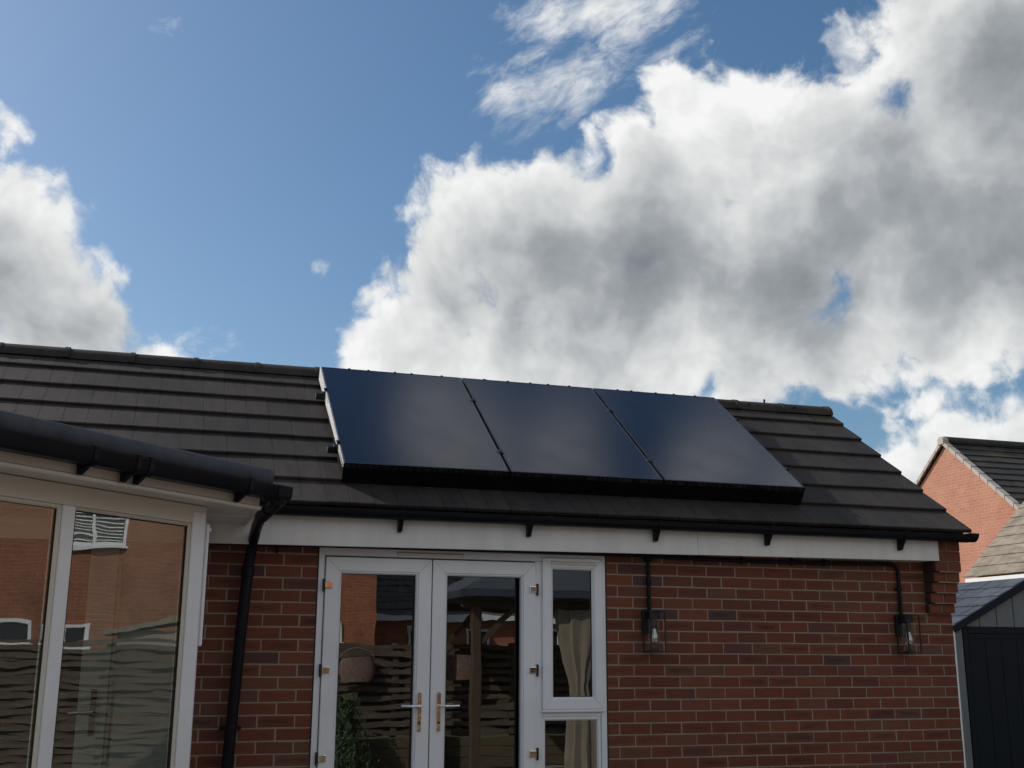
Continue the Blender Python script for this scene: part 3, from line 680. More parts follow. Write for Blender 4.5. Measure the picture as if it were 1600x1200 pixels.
# ------------------------------------------------------------------ cable and lamps
m_ = MB(); yc = -.020
m_.tube([(-2.775, yc, 2.328), (-2.3, yc, 2.326), (-2.03, yc - .008, 2.330), (-1.2, yc - .012, 2.332), (-.6, yc - .012, 2.334), (-.08, yc - .004, 2.334), (.20, yc, 2.330), (.5, yc, 2.322), (1.0, yc, 2.318), (1.6, yc, 2.318), (2.10, yc, 2.326), (2.18, yc, 2.325), (2.220, yc, 2.312), (2.234, yc, 2.284), (2.236, yc, 2.22), (2.236, yc, 1.955)], .0135, 10)
cond = m_.build('cable_conduit', 'black_plastic', smooth=True); tag(cond, 'thin black cable conduit running under the white fascia to both wall lanterns', 'cable')
m_ = MB(); m_.tube([(.222, yc, 2.318), (.222, yc, 1.955)], .0135, 10); m_.build('conduit_drop', 'black_plastic', cond, smooth=True)
m_ = MB(); m_.box(.198, .246, yc - .020, yc + .018, 2.296, 2.346); m_.tube([(.222, yc - .02, 2.32), (.222, yc - .026, 2.32)], .018, 12); m_.build('junction_box', 'black_plastic', cond, .004)
for x, z, v in ((.222, 2.155, 1), (2.236, 2.145, 1), (.95, 2.321, 0), (1.62, 2.327, 0), (-2.3, 2.304, 0), (1.35, 2.325, 0)):
    m_ = MB()
    if v: m_.box(x - .034, x + .034, -.012, -.003, z - .008, z + .008); m_.box(x - .017, x + .017, yc - .017, yc + .01, z - .008, z + .008)
    else: m_.box(x - .008, x + .008, -.012, -.003, z - .03, z + .03); m_.box(x - .008, x + .008, yc - .017, yc + .01, z - .017, z + .017)
    c_ = m_.build('saddle_clip', 'black_plastic', cond, .002)
    if v:
        for sx in (-.026, .026): m_ = MB(); m_.tube([(x + sx, -.012, z), (x + sx, -.0145, z)], .004, 8); m_.build('screw', 'chrome', c_)
def lantern():
    r_ = bpy.data.objects.new('wall_lantern', None); COL.objects.link(r_)
    # origin on the wall, at the foot of the drop
    m_ = MB(); m_.box(-.055, .045, -.022, -.003, -.145, 0.002); m_.build('back_plate', 'lamp_metal', r_, .002)
    m_ = MB(); m_.box(-.035, .035, -.105, -.022, -.052, -.008); m_.build('arm', 'lamp_metal', r_, .002)
    m_ = MB(); b = .0085; xa, xb, ya, yb, za, zb = -.052, .052, -.150, -.026, -.268, .0
    for x in (xa, xb):
        for y in (ya, yb): m_.box(x - b / 2, x + b / 2, y - b / 2, y + b / 2, za, zb)
        for z in (za, zb): m_.box(x - b / 2, x + b / 2, ya + b / 2, yb - b / 2, z - b / 2, z + b / 2)
    for y in (ya, yb):
        for z in (za, zb): m_.box(xa + b / 2, xb - b / 2, y - b / 2, y + b / 2, z - b / 2 + .0002, z + b / 2 + .0002)
    m_.build('cage', 'lamp_metal', r_)
    yc_ = -.088
    m_ = MB(); m_.tube([(0, yc_, -.052), (0, yc_, -.118)], .019, 14); m_.build('lamp_holder', 'lamp_metal', r_, smooth=True)
    m_ = MB(); pr = [(-.118, .013), (-.130, .014), (-.150, .022), (-.175, .030), (-.195, .031), (-.212, .024), (-.222, .010), (-.224, .001)]
    m_.tube([(0, yc_, z) for z, _ in pr], [q for _, q in pr], 16); bl = m_.build('bulb', 'bulb_clear', r_, smooth=True)
    m_ = MB()
    for k in range(6):
        a = k * PI / 3; m_.tube([(math.cos(a) * .004, yc_ + math.sin(a) * .004, -.128), (math.cos(a) * .014, yc_ + math.sin(a) * .014, -.205)], .0022, 5)
    m_.tube([(0, yc_, -.12), (0, yc_, -.17)], .006, 8); m_.build('filament', 'bulb_glass', bl)
    m_ = MB(); n_ = 20; ro = .044
    ls = [[(math.cos(2 * PI * k / n_) * q, yc_ + math.sin(2 * PI * k / n_) * q, z) for k in range(n_)] for z, q in ((-.055, ro), (-.25, ro), (-.25, ro - .003), (-.055, ro - .003))]
    m_.loops(ls, True, False); m_.build('glass_tube', 'clear_glass', r_, smooth=True)
    m_ = MB(); m_.tube([(0, yc_, -.258), (0, yc_, -.264)], .030, 16); m_.box(-.05, .05, yc_ - .003, yc_ + .003, -.268, -.262); m_.build('base_disc', 'lamp_metal', r_)
    return r_
ln = lantern(); ln.location = (.225, 0, 1.957); tag(ln, 'black wire frame wall lantern nearer the glazed doors', 'wall lamp', 'black wire frame lanterns on the brick wall')
ln2 = copy_tree(ln); ln2.location = (2.238, 0, 1.957); tag(ln2, 'black wire frame wall lantern beside the stepped brick corner', 'wall lamp', 'black wire frame lanterns on the brick wall')

# ------------------------------------------------------------------ conservatory (facet at 45 degrees)
QX, QY = -2.778, -.970
cons = thing('conservatory', 'white framed conservatory with angled glazing and flat dark edged roof', 'conservatory', (QX, QY, 0), R(45))
XN = -3.6
m_ = MB()
m_.box(XN, -.001, 0, .07, .05, .30)     # low wall plinth
m_.build('base_wall', 'white_upvc', cons)
# frame: head, sill, posts
m_ = MB(); bays = [(-.866, -.132)]; x = -.866
m_.box(XN, -.001, .0, .065, 2.333, 2.429); fr2 = m_.build('frame', 'cream_upvc', cons, .003)
m_ = MB(); m_.box(XN, -.001, .0, .065, .30, .37); m_.build('sill', 'cream_upvc', cons, .003)
m_ = MB(); m_.box(-.093, -.0015, -.0015, .066, .30, 2.392); m_.build('corner_post', 'white_upvc', cons, .003)
k = 0; xm = -.866
while xm > XN + .2:
    m_ = MB(); m_.box(xm - .072, xm, -.001, .064, .371, 2.3325); m_.build('mullion', 'white_upvc', cons, .004)
    x1 = xm; x0 = xm - .072 - .734
    xm = x0
xm = -.094 - .0
edges = [(-.866, -.094)]; xm = -.938
while xm > XN + .5: edges.append((xm - .770, xm)); xm -= .842
for a, b in edges:
    m_ = MB(); ring(m_, a + .0005, b - .0005, .3705, 2.3325, .020 if a != -.866 else .016, .008, .05, ch=.010); bd = m_.build('bead', 'cream_upvc', fr2)
    m_ = MB(); ring(m_, a + .0165, b - .0165, .386, 2.316, .005, .019, .04, ch=.001); m_.build('gasket', 'rubber', fr2)
    pane(a + .018, b - .018, .39, 2.315, .026, cons, 'conservatory_glass')
# return wall towards the garage (runs along world +y) and its trim
def wl(x, y):  # world -> local
    dx, dy = x - QX, y - QY; return ((dx + dy) * .70711, (-dx + dy) * .70711)
def wbox(m__, x0, x1, y0, y1, z0, z1):
    a = [(*wl(*p), z0) for p in ((x0, y0), (x1, y0), (x1, y1), (x0, y1))]; m__.hull(a, [(p[0], p[1], z1) for p in a])
m_ = MB(); wbox(m_, QX - .05, QX + .004, QY + .012, -.006, .05, 2.428); m_.build('side_wall', 'white_upvc', cons)
m_ = MB(); wbox(m_, QX + .005, QX + .024, QY + .010, QY + .045, 1.70, 2.34); m_.build('cover_strip', 'white_upvc', cons, .006)
m_ = MB(); wbox(m_, QX + .024, QX + .034, QY + .02, QY + .035, 2.30, 2.32); m_.build('catch', 'white_upvc', cons, .003)
# soffit, fascia
FX = .203
m_ = MB(); m_.poly([(XN, -.185, 2.432), (FX - .005, -.185, 2.432), (*wl(-2.512, -.152), 2.432), (*wl(-2.85, -.152), 2.432), (XN, .07, 2.432)])
m_.poly([(XN, -.185, 2.442), (FX - .005, -.185, 2.442), (*wl(-2.512, -.152), 2.442), (*wl(-2.85, -.152), 2.442), (XN, .07, 2.442)])
m_.build('soffit', 'cream_upvc', cons)
m_ = MB()
a = [(XN, -.190, 2.448), (XN, -.204, 2.440), (XN, -.204, 2.428), (XN, -.196, 2.422), (XN, -.185, 2.425), (XN, -.176, 2.445), (XN, -.176, 2.62), (XN, -.190, 2.62)]
m_.hull(a, [(FX, p[1], p[2]) for p in a]); m_.build('fascia', 'cream_upvc', cons)
m_ = MB(); wbox(m_, -2.516, -2.503, -.950, -.152, 2.424, 2.545); m_.build('return_fascia', 'cream_upvc', cons, .002)
m_ = MB(); wbox(m_, -2.75, -2.52, -.60, -.585, 2.428, 2.4315); m_.build('soffit_joint', 'white_upvc', cons)
m_ = MB(); m_.box(XN, FX + .02, -.215, -.192, 2.551, 2.566); m_.build('white_strip', 'white_upvc', cons)
# roof with upstand
m_ = MB(); m_.poly([(XN, -.18, 2.60), (.2, -.18, 2.60), (*wl(-2.52, -.16), 2.60), (*wl(-6.2, -.16), 2.60)]); m_.poly([(XN, -.18, 2.61), (.2, -.18, 2.61), (*wl(-2.52, -.16), 2.61), (*wl(-6.2, -.16), 2.61)])
rf = m_.build('roof', 'roof_trim', cons)
m_ = MB(); ls = []
def trim(x, s_=1., dz=0):
    pr = [(-.228, 2.574), (-.232, 2.580), (-.232, 2.636), (-.229, 2.645), (-.221, 2.651), (-.205, 2.653), (-.150, 2.653), (-.145, 2.60), (-.16, 2.570)]
    cy, cz = -.19, 2.61; return [(x, cy + (a - cy) * s_, cz + (b - cz) * s_ + dz) for a, b in pr]
nseg = 24
for q in range(nseg + 1):
    x = XN + (.222 - XN) * q / nseg; ls.append(trim(x, 1, mnoise.noise(Vector((x * 3, 0, 0))) * .0018))
for x, s_ in ((.225, 1.05), (.238, 1.07), (.250, 1.07), (.262, 1.0), (.266, .85)): ls.append(trim(x, s_))
m_.loops(ls); m_.build('roof_trim', 'roof_trim', rf, smooth=True)
# return trim along the garage-facing edge
m_ = MB(); wbox(m_, -2.54, -2.47, -.86, -.25, 2.575, 2.65); m_.build('roof_trim', 'roof_trim', rf, .012)
g2 = gutter(XN, .30, -.206, 2.553, cons, square=True, fall=.0015 * 0)
m_ = MB(); ls = []
for x, s_ in ((.205, 1.06), (.325, 1.06)):
    pr = [(0, .004), (-.004, -.055), (-.018, -.074), (-.088, -.074), (-.106, -.05), (-.112, .004)]; ls.append([(x, -.204 + a * s_, 2.553 + b * s_) for a, b in pr])
m_.loops(ls); m_.build('stop_end', 'black_plastic', g2, .004)
for x in (-1.054, -.80, -.72, -.012, -1.9, -2.8):
    m_ = MB(); pr = [(-.002, .006), (-.002, -.060), (-.018, -.080), (-.090, -.080), (-.110, -.055), (-.116, .010), (-.106, .012)]
    m_.hull([(x - .014, -.206 + a, 2.553 + b) for a, b in pr], [(x + .014, -.206 + a, 2.553 + b) for a, b in pr])
    a = [(x - .012, -.206, 2.445), (x - .012, -.206, 2.50), (x - .012, -.275, 2.475), (x - .012, -.255, 2.462), (x - .012, -.222, 2.438)]
    m_.hull(a, [(x + .012, p[1], p[2]) for p in a]); m_.build('gutter_bracket', 'black_plastic', g2, .002)
# inner room: back wall on the garage line, ceiling, floor, a part-open dark doorway and a grey door
m_ = MB(); wbox(m_, -8.6, QX - .055, -.020, -.002, .05, 2.43); m_.build('inner_wall', 'plaster', cons)
m_ = MB(); m_.poly([(XN, .07, 2.425), (-.01, .07, 2.425), (*wl(-2.83, -.03), 2.425), (*wl(-7.9, -.03), 2.425)]); m_.build('ceiling', 'plaster', cons)
m_ = MB(); m_.poly([(XN, .07, .30), (-.01, .07, .30), (*wl(-2.83, -.03), .30), (*wl(-7.9, -.03), .30)]); m_.build('floor', 'interior_floor', cons)
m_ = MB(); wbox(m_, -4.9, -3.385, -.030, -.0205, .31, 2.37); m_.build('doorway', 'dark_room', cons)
m_ = MB(); wbox(m_, -3.384, -3.225, -.075, -.0205, .31, 2.38); wbox(m_, -3.224, -3.205, -.055, -.0205, .31, 2.38); dr = m_.build('inner_door', 'grey_door', cons, .004)
m_ = MB(); wbox(m_, -3.315, -3.283, -.088, -.0755, 1.20, 1.46); hp = m_.build('handle_plate', 'lamp_metal', dr, .003)
m_ = MB(); wbox(m_, -3.19, -2.86, -.05, -.0205, .31, 1.42); m_.build('panel', 'grey_door', cons, .004)
m_ = MB(); a = wl(-3.30, -.12); b = wl(-3.43, -.13); m_.tube([(*wl(-3.30, -.085), 1.335), (*a, 1.335), (*b, 1.330)], .009, 10); m_.build('lever', 'chrome', hp, smooth=True)

# ------------------------------------------------------------------ downpipe
m_ = MB(); r_ = .034
path = [(-2.400, -.965, 2.490), (-2.408, -.94, 2.462), (-2.436, -.86, 2.444), (-2.459, -.66, 2.426), (-2.460, -.38, 2.400), (-2.456, -.16, 2.350), (-2.460, -.09, 2.285), (-2.473, -.08, 2.182), (-2.494, -.08, 1.8), (-2.528, -.08, 1.0), (-2.545, -.08, .3), (-2.546, -.08, .08)]
m_ = MB(); m_.tube(path[7:], r_, 16); dp = m_.build('downpipe', 'black_plastic', smooth=True); tag(dp, 'black round downpipe with a swan neck on the brick wall beside the conservatory', 'downpipe')
m_ = MB(); m_.tube(path[:8], r_ * .96, 16); m_.build('swan_neck', 'black_plastic', dp, smooth=True)
for a, b in ((path[7], (-2.477, -.08, 2.12)), (path[2], path[3])):
    m_ = MB(); m_.tube([a, b], r_ * 1.17, 16); m_.build('socket', 'black_plastic', dp, .003, smooth=True)
m_ = MB(); m_.tube([(-2.405, -.965, 2.50), (-2.407, -.962, 2.455)], [.05, .04], 16); m_.build('outlet', 'black_plastic', dp, smooth=True)
for z in (1.232,):
    x = -2.522; m_ = MB(); m_.tube([(x, -.08, z - .011), (x, -.08, z + .011)], r_ + .005, 18); m_.box(x - .062, x + .062, -.052, -.034, z - .009, z + .009)
    for s_ in (-1, 1): m_.tube([(x + s_ * .054, -.058, z), (x + s_ * .054, -.004, z)], .011, 10)
    m_.build('pipe_clip', 'black_plastic', dp)

# ------------------------------------------------------------------ shed
shed = thing('garden_shed', 'small grey clad garden shed with dark blue door behind the garage corner', 'shed', (5.09, 3.0, 0), R(-3) * 0)
SW, EV, AP = 1.62, 2.00, 2.50; hw = .98
m_ = MB()
xs = [0, .08]; x = .08
bd_ = .222
a = [(0, 0, 1.975), (2 * hw, 0, 1.975), (hw, 0, AP - .02)]
# cladding boards in the gable, one board wide each with a shadow gap
nb = 0; x = .10
m2 = MB()
edges_ = [0.0, .098, .32, .545, .77, .995, 1.22, 1.44, 1.66, 1.87, 1.96]
for p, q in zip(edges_[:-1], edges_[1:]):
    p2, q2 = p + .005, q - .005; zt = lambda x_: 1.985 + (AP - 2.0) * (1 - abs(x_ - hw) / hw)
    pts = [(p2, 1.972), (q2, 1.972), (q2, zt(q2))] + ([(hw, zt(hw))] if p2 < hw < q2 else []) + [(p2, zt(p2))]
    m2.hull([(u_, 0, v_) for u_, v_ in pts], [(u_, .02, v_) for u_, v_ in pts])
m2.build('cladding', 'shed_cladding', shed, .002)
m_ = MB(); m_.box(.0, 1.96, .021, .05, .1, 1.95); m_.box(-.005, .02, .03, 2.2, .1, 1.98); m_.box(1.94, 1.965, .03, 2.2, .1, 1.98); m_.box(0, 1.96, 2.18, 2.2, .1, 1.98)
m_.hull([(.02, .021, 1.94), (1.94, .021, 1.94), (hw, .021, AP - .06)], [(.02, .05, 1.94), (1.94, .05, 1.94), (hw, .05, AP - .06)]); m_.build('shell', 'rubber', shed)
m_ = MB(); m_.box(-.012, .078, -.012, .0195, .1, 1.95); m_.build('corner_post', 'shed_cladding', shed, .003)
m_ = MB(); m_.box(-.015, .14, -.014, .018, 1.953, 1.970); m_.build('trim', 'shed_door', shed)
m_ = MB(); m_.box(.085, .145, -.018, .02, .1, 1.969); m_.box(.146, 1.8, -.0175, .02, 1.90, 1.9685); m_.box(1.8, 1.86, -.018, .02, .1, 1.969); m_.build('door_frame', 'shed_door', shed, .003)
m_ = MB(); x = .165
while x < 1.78:
    m_.box(x + .002, min(x + .198, 1.78), -.008, .012, .12, 1.87); x += .20
ring(m_, .149, 1.797, .11, 1.897, .05, -.013, .005, ch=.004); m_.build('door', 'shed_door', shed, .003)
# roof: slated slopes, black barge boards
def slope_pt(side, u_, y_, h_=0):   # u_ from eave to ridge 0..1
    L_ = math.hypot(hw + .06, AP - EV + .03); nx, nz = -(AP - EV) / L_, hw / L_
    x_ = -.06 + (hw + .06) * u_ + nx * h_; z_ = EV - .03 + (AP - EV + .03) * u_ + nz * h_
    return (x_ if side < 0 else 2 * hw - x_, y_, z_)
for side in (-1, 1):
    m_ = MB(); rows = 5
    for r__ in range(rows):
        ua, ub = r__ / rows, min(1, (r__ + 1.12) / rows); y_ = -.05 + (-.14 if r__ % 2 else 0)
        while y_ < 2.25:
            p, q = max(y_ + .006, -.05), min(y_ + .274, 2.25)
            if q > p + .01:
                t = random.random(); h0 = .016 + random.random() * .003
                m_.hull([slope_pt(side, ua, p, h0), slope_pt(side, ua, q, h0), slope_pt(side, ua, q, h0 - .008), slope_pt(side, ua, p, h0 - .008)],
                        [slope_pt(side, ub, p, .006), slope_pt(side, ub, q, .006), slope_pt(side, ub, q, -.001), slope_pt(side, ub, p, -.001)], t)
            y_ += .28
    m_.build('roof', 'slate_tile', shed)
    m_ = MB(); a = [slope_pt(side, -.02, -.075, .012), slope_pt(side, 1.0, -.075, .012), slope_pt(side, 1.0, -.075, -.075), slope_pt(side, -.02, -.075, -.065)]
    m_.hull(a, [(p[0], -.052, p[2]) for p in a]); m_.build('bargeboard', 'shed_door', shed, .003)

# ------------------------------------------------------------------ neighbours seen directly
nh = thing('gabled_house', 'sunlit pink brick gabled house with dark mossy roof and pale verge, far right', 'house')
GX, AY, AZ = 16.0, 16.56, 7.0; gs = (7.0 - 4.93) / (16.56 - 14.01); hwid = 4.2; gz = AZ - gs * hwid
m_ = MB(); a = [(GX, AY - hwid, 0), (GX, AY + hwid, 0), (GX, AY + hwid, gz - .12), (GX, AY, AZ - .12), (GX, AY - hwid, gz - .12)]
m_.hull(a, [(GX + 9, p[1], p[2]) for p in a]); m_.build('wall', 'brick_gable', nh)
ga = math.atan(gs); m_ = MB(); tl = (hwid + .25) / math.cos(ga)
tile_slope(m_, GX - .07, GX + 9.1, AY - hwid - .25, AZ - gs * (hwid + .25), ga, tl, gauge=.30, groove=False, thick=.03, rise=.03); rf = m_.build('roof', 'dark_tile', nh)
m_ = MB(); tile_slope(m_, GX - .07, GX + 9.1, AY + hwid + .25, AZ - gs * (hwid + .25), ga, tl, gauge=.30, groove=False, mir=-1, thick=.03, rise=.03); m_.build('rear_roof', 'dark_tile', nh)
m_ = MB(); n_ = 17
for side in (-1, 1):
    m_ = MB()
    for k in range(n_):
        s0 = .02 + tl * k / n_; s1 = tl * (k + 1) / n_
        def VP(s_, h_, x_): return (x_, AY + side * (hwid + .25 - s_ * math.cos(ga)) - 0, AZ - gs * (hwid + .25) + s_ * math.sin(ga) + h_)
        m_.hull([VP(s0, .045, GX - .10), VP(s1, .03, GX - .10), VP(s1, -.075, GX - .10), VP(s0, -.085, GX - .10)], [VP(s0, .045, GX + .08), VP(s1, .03, GX + .08), VP(s1, -.06, GX - .02), VP(s0, -.06, GX - .02)], .5)
    m_.build('verge', 'verge_clip', nh, .006)
m_ = MB(); a = [(GX - .12, AY - .12, AZ - .09), (GX - .12, AY + .12, AZ - .09), (GX - .12, AY + .12, AZ + .05), (GX - .12, AY + .05, AZ + .11), (GX - .12, AY - .05, AZ + .11), (GX - .12, AY - .12, AZ + .05)]
m_.hull(a, [(GX + .05, p[1], p[2]) for p in a]); m_.build('ridge_end', 'verge_clip', nh, .01)
m_ = MB(); m_.tube([(GX, AY, AZ + .02), (GX + 9.1, AY, AZ + .02)], .11, 12); m_.build('ridge', 'dark_tile', rf, smooth=True)

tg = thing('neighbour_garage', 'low building with sunlit tan tiled roof and white fascia behind the shed', 'building')
TX, TY = 10.58, 9.58; ts = math.atan2(4.237 - 3.0, 11.856 - 10.572)
m_ = MB(); tile_slope(m_, 0, 8.0, 0, 0, ts, 4.4, gauge=.262, groove=False, tw=.25, thick=.02, rise=.02)
m_.v = [(TX + y_, TY - x_, 3.02 + z_) for x_, y_, z_ in m_.v]; m_.build('roof', 'tan_tile', tg)
m_ = MB(); m_.box(TX + .03, TX + .05, TY - 8, TY, 2.80, 2.985); m_.build('fascia', 'white_upvc', tg, .003)
m_ = MB(); m_.box(TX + .25, TX + 6, TY - 7.8, TY - .06, 0, 2.88)
z1_ = 3.0 + 4.4 * math.sin(ts) - .08; x1_ = TX + 4.4 * math.cos(ts)
a = [(TX + .25, TY - .06, 2.88), (x1_, TY - .06, 2.88), (x1_, TY - .06, z1_ - .02), (TX + .25, TY - .06, 3.1)]; m_.hull(a, [(p[0], TY - 7.8, p[2]) for p in a]); m_.build('wall', 'brick_gable', tg)

# ------------------------------------------------------------------ the garden behind the camera (mirrored in the glass)
def slat_fence(name, ln_, zlo, zhi, pitch, label, sleepers=True):
    f_ = thing(name, label, 'fence', group='slatted garden fences'); m_ = MB(); z = zlo; rr = random.Random(5); k = 0
    while z < zhi - .02:
        ls = []; n_ = int(ln_ / .15); dz0 = rr.uniform(-.006, .006); ph = 0 if k % 2 else PI; hh = pitch * rr.uniform(.50, .60)
        for q in range(n_ + 1):
            x_ = ln_ * q / n_; y_ = .018 * math.sin(x_ * PI / .45 + ph); zz = z + dz0 + .008 * math.sin(x_ * 2.3 + k)
            ls.append([(x_, y_ - .005, zz), (x_, y_ + .005, zz), (x_, y_ + .005, zz + hh), (x_, y_ - .005, zz + hh)])
        m_.loops(ls); z += pitch; k += 1
    m_.build('slats', 'fence_wood', f_)
    m_ = MB(); m_.box(0, ln_, .115, .125, zlo, zhi - .06); m_.build('backing', 'fence_wood', f_)
    x_ = 0
    while x_ <= ln_ + .01:
        m_ = MB(); m_.box(x_ - .045, x_ + .045, .03, .11, 0, zhi - .02); m_.build('post', 'fence_wood', f_, .005); x_ += 1.83
    if sleepers:
        m_ = MB(); z = 0.02
        while z < zlo - .03: m_.box(0, ln_, -.14, -.06, z, min(z + .145, zlo - .01)); z += .15
        m_.build('sleepers', 'sleeper_wood', f_, .006)
    return f_
fb_ = slat_fence('garden_fence', 14.64, .48, 1.85, .125, 'dark woven slat fence above timber sleepers, mirrored in the door glass'); fb_.location = (6.0, -9.8, 0); fb_.rotation_euler = (0, 0, PI)
fs_ = slat_fence('garden_fence', 9.15, .1, 1.78, .092, 'dark slat side fence mirrored in the conservatory glass', False); fs_.location = (6.05, .2, 0); fs_.rotation_euler = (0, 0, -PI / 2)

def wfr(par, plane, c0, c1, z0, z1, at, sgn, bars=1):
    """simple casement: frame, dark pane behind, glazing bars. plane 'y' (wall at y=at) or 'x'"""
    m_ = MB(); ring(m_, c0, c1, z0, z1, .07, 0, .06, ch=.01)
    for b in range(1, bars + 1): xx = c0 + (c1 - c0) * b / (bars + 1); m_.box(xx - .03, xx + .03, .002, .05, z0 + .07, z1 - .07)
    m_.box(c0 - .05, c1 + .05, -.04, .03, z0 - .05, z0 - .002)
    def place(mm_):
        if plane == 'y': mm_.v = [(x_, at - sgn * y_ * -1 if False else at + (y_ if sgn < 0 else -y_), z_) for x_, y_, z_ in mm_.v]
        else: mm_.v = [(at + (y_ if sgn < 0 else -y_), x_, z_) for x_, y_, z_ in mm_.v]
    place(m_); w__ = m_.build('window', 'white_upvc', par)
    m_ = MB(); m_.box(c0 + .07, c1 - .07, .03, .04, z0 + .07, z1 - .07); place(m_); m_.build('pane', 'window_dark', w__); return w__
bh = thing('tall_brick_house', 'tall orange brick house behind the fence, mirrored in the left door pane', 'house')
m_ = MB(); m_.box(-9, 2.65, -31, -23, 0, 5.4); m_.build('wall', 'brick_front', bh)
m_ = MB(); a = [(-9.2, -22.7, 5.3), (-9.2, -31.3, 5.3), (-9.2, -27, 8.2)]; m_.hull(a, [(2.8, p[1], p[2]) for p in a]); m_.build('roof', 'grey_tile', bh)
wfr(bh, 'y', .9, 1.75, 1.9, 2.5, -22.95, 1, 1); wfr(bh, 'y', -3.2, -1.6, 3.4, 4.6, -22.95, 1, 2); wfr(bh, 'y', -7.5, -5.7, 3.4, 4.6, -22.95, 1, 2)
lh = thing('low_brick_house', 'low brick house with grey tiled roof and white windows, mirrored in the door glass', 'house')
m_ = MB(); m_.box(3.6, 20, -36, -28, 0, 2.66); m_.build('wall', 'brick_front', lh)
m_ = MB(); tile_slope(m_, 0, 17.0, 0, 0, R(40), 5.6, gauge=.32, groove=False, thick=.03, rise=.03); m_.v = [(3.2 + x_, -27.7 - y_, 2.78 + z_) for x_, y_, z_ in m_.v]; m_.build('roof', 'grey_tile', lh)
m_ = MB(); m_.box(3.3, 20.2, -27.72, -27.68, 2.62, 2.80); m_.build('fascia', 'white_upvc', lh)
for a, b in ((4.6, 5.5), (6.5, 7.3), (8.2, 9.6), (11, 12.4)): wfr(lh, 'y', a, b, 1.5, 2.45, -27.96, 1, 1)
sh_ = thing('side_brick_house', 'brown brick house with white windows mirrored in the conservatory glass', 'house')
m_ = MB(); m_.box(14, 22, -13, .6, 0, 5.6); m_.build('wall', 'brick_side', sh_)
m_ = MB(); a = [(13.7, -13.2, 5.5), (22.3, -13.2, 5.5), (18, -13.2, 8)]; m_.hull(a, [(p[0], .8, p[2]) for p in a]); m_.build('roof', 'grey_tile', sh_)
wx = wfr(sh_, 'x', -2.9, -1.75, 3.62, 4.55, 13.95, -1, 1)
m_ = MB(); z = 3.72
while z < 4.46: m_.box(13.962, 13.975, -2.82, -1.83, z, z + .022); z += .075
m_.build('blind', 'white_upvc', wx)
0; wfr(sh_, 'x', -4.6, -3.3, 1.75, 2.25, 13.95, -1, 1); wfr(sh_, 'x', -3.1, -2.3, 1.8, 2.2, 13.95, -1, 1); wfr(sh_, 'x', -8.5, -7, 3.6, 4.7, 13.95, -1, 1)
ob = thing('pale_outbuilding', 'pale roofed outbuilding in front of the brown brick house, mirrored in conservatory glass', 'building')
m_ = MB(); m_.box(10.2, 13, -1.7, .4, 0, 2.0); m_.build('wall', 'concrete', ob)
m_ = MB(); a = [(10, -1.9, 2.0), (10, .6, 2.5), (10, .6, 2.42), (10, -1.9, 1.92)]; m_.hull(a, [(13.2, p[1], p[2]) for p in a]); m_.build('roof', 'tan_tile', ob)
# gazebo
gz_ = thing('timber_gazebo', 'timber gazebo with dark roof in the garden, mirrored in the right door pane', 'gazebo')
gx = (1.13, 4.3); gy = (-9.5, -7.6)
for x_ in gx:
    for y_ in gy:
        m_ = MB(); m_.box(x_ - .06, x_ + .06, y_ - .06, y_ + .06, .05, 2.3); m_.build('post', 'post_wood', gz_, .006)
        m_ = MB(); s_ = 1 if x_ < 2 else -1; m_.bar((x_, y_, 1.75), (x_ + .55 * s_, y_, 2.28), .07, .07, (0, 1, 0)); m_.build('brace', 'post_wood', gz_)
for y_ in gy: m_ = MB(); m_.box(gx[0] - .2, gx[1] + .2, y_ - .04, y_ + .04, 2.26, 2.38); m_.build('beam', 'post_wood', gz_)
m_ = MB(); a = [(gx[0] - .3, gy[0] - .3, 2.40), (gx[1] + .3, gy[0] - .3, 2.40), (gx[1] + .3, gy[1] + .3, 2.40), (gx[0] - .3, gy[1] + .3, 2.40)]
m_.hull(a, [(p[0], p[1], 2.5) for p in a]); m_.hull([(p[0], p[1], 2.502) for p in a], [(2.2, -8.6, 3.1), (3.2, -8.6, 3.1), (3.2, -8.5, 3.1), (2.2, -8.5, 3.1)]); m_.build('roof', 'gazebo_roof', gz_)
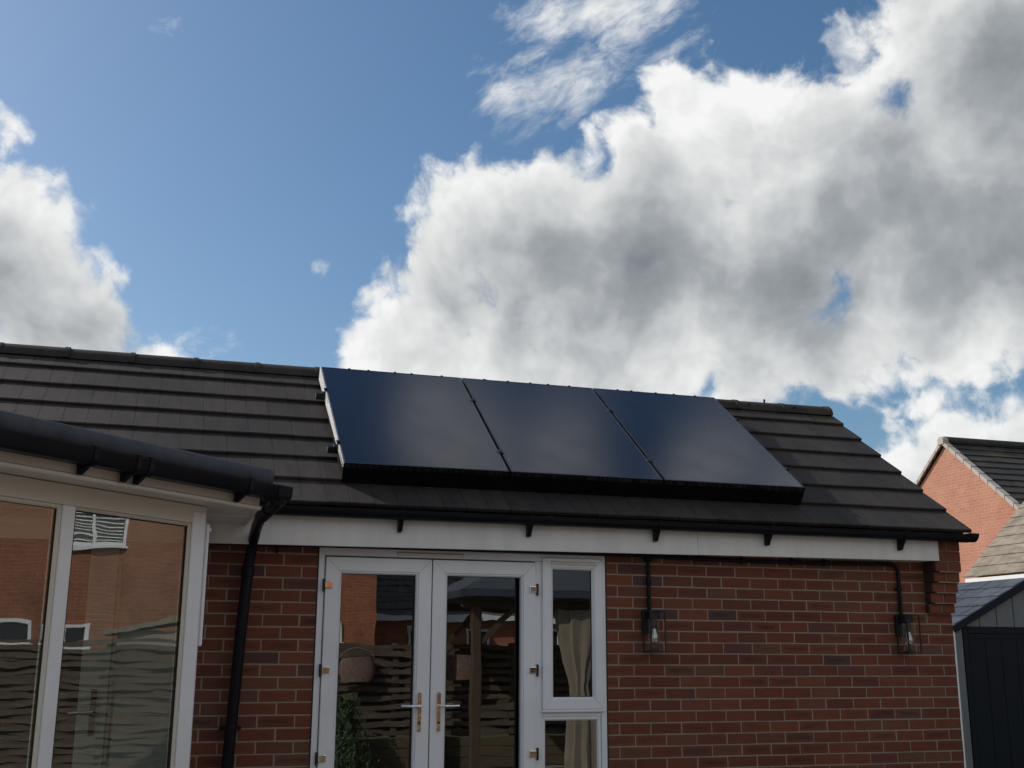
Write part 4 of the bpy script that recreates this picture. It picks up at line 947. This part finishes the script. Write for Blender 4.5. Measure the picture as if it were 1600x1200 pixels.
def curtain(x_, y_, label):
    m_ = MB(); ls = []; n_ = 40
    for z, wd, off in ((2.27, .36, .0), (2.1, .34, .0), (1.8, .28, -.02), (1.45, .17, -.04), (1.25, .12, -.05), (1.1, .13, -.04), (.8, .20, 0), (.4, .24, .02), (.1, .25, .02)):
        o_ = []
        for q in range(n_): a = 2 * PI * q / n_; k_ = 1 + .18 * math.sin(9 * a + z); o_.append((x_ + off + math.cos(a) * wd * k_, y_ + math.sin(a) * .10 * k_, z))
        ls.append(o_)
    m_.loops(ls); o = m_.build('curtain', 'curtain_cloth', smooth=True); return tag(o, label, 'curtain', 'cream curtains on the gazebo')
curtain(2.64, -7.6, 'cream curtain tied in the middle, mirrored in the narrow side window')
curtain(4.05, -7.6, 'cream curtain hanging at the far corner post of the gazebo')
def basket(x_, z_, label):
    m_ = MB(); ls = []
    for k in range(9):
        t = k / 8; r__ = .24 * (.75 + .35 * math.sin(PI * (t * .7 + .15))); ls.append([(x_ + math.cos(2 * PI * q / 24) * r__, -9.66 + math.sin(2 * PI * q / 24) * .08, z_ - .17 + .34 * t) for q in range(24)])
    m_.loops(ls); m_.tube([(x_ + .24 * math.cos(PI * q / 12), -9.64, z_ + .17 + .12 * math.sin(PI * q / 12)) for q in range(13)], .012, 8)
    tag(m_.build('wicker_basket', 'wicker', smooth=True), label, 'basket', 'wicker baskets hung on the fence')
basket(-.10, 1.42, 'pink brown wicker basket on the fence, mirrored in the left door pane')
basket(1.5, 1.45, 'pink brown wicker basket on the fence behind the gazebo post')
m_ = MB(); rr = random.Random(9)
for k in range(2600):
    a = rr.random() * 2 * PI; r__ = rr.random() ** .5; z = rr.random(); rad = .42 * (1 - .6 * z) * r__ * (1 + .3 * math.sin(5 * a))
    c = Vector((-.35 + math.cos(a) * rad, -9.25 + math.sin(a) * rad, .1 + z * .95)); d1 = Vector((rr.uniform(-1, 1), rr.uniform(-1, 1), rr.uniform(.2, 1.4))).normalized() * .06; d2 = d1.orthogonal().normalized() * .009
    m_.poly([c - d2, c + d2, c + d1 + d2 * .3, c + d1 - d2 * .3])
tag(m_.build('rosemary_bush', 'leaf'), 'dark green bush in front of the sleepers, mirrored in the left door pane', 'bush')
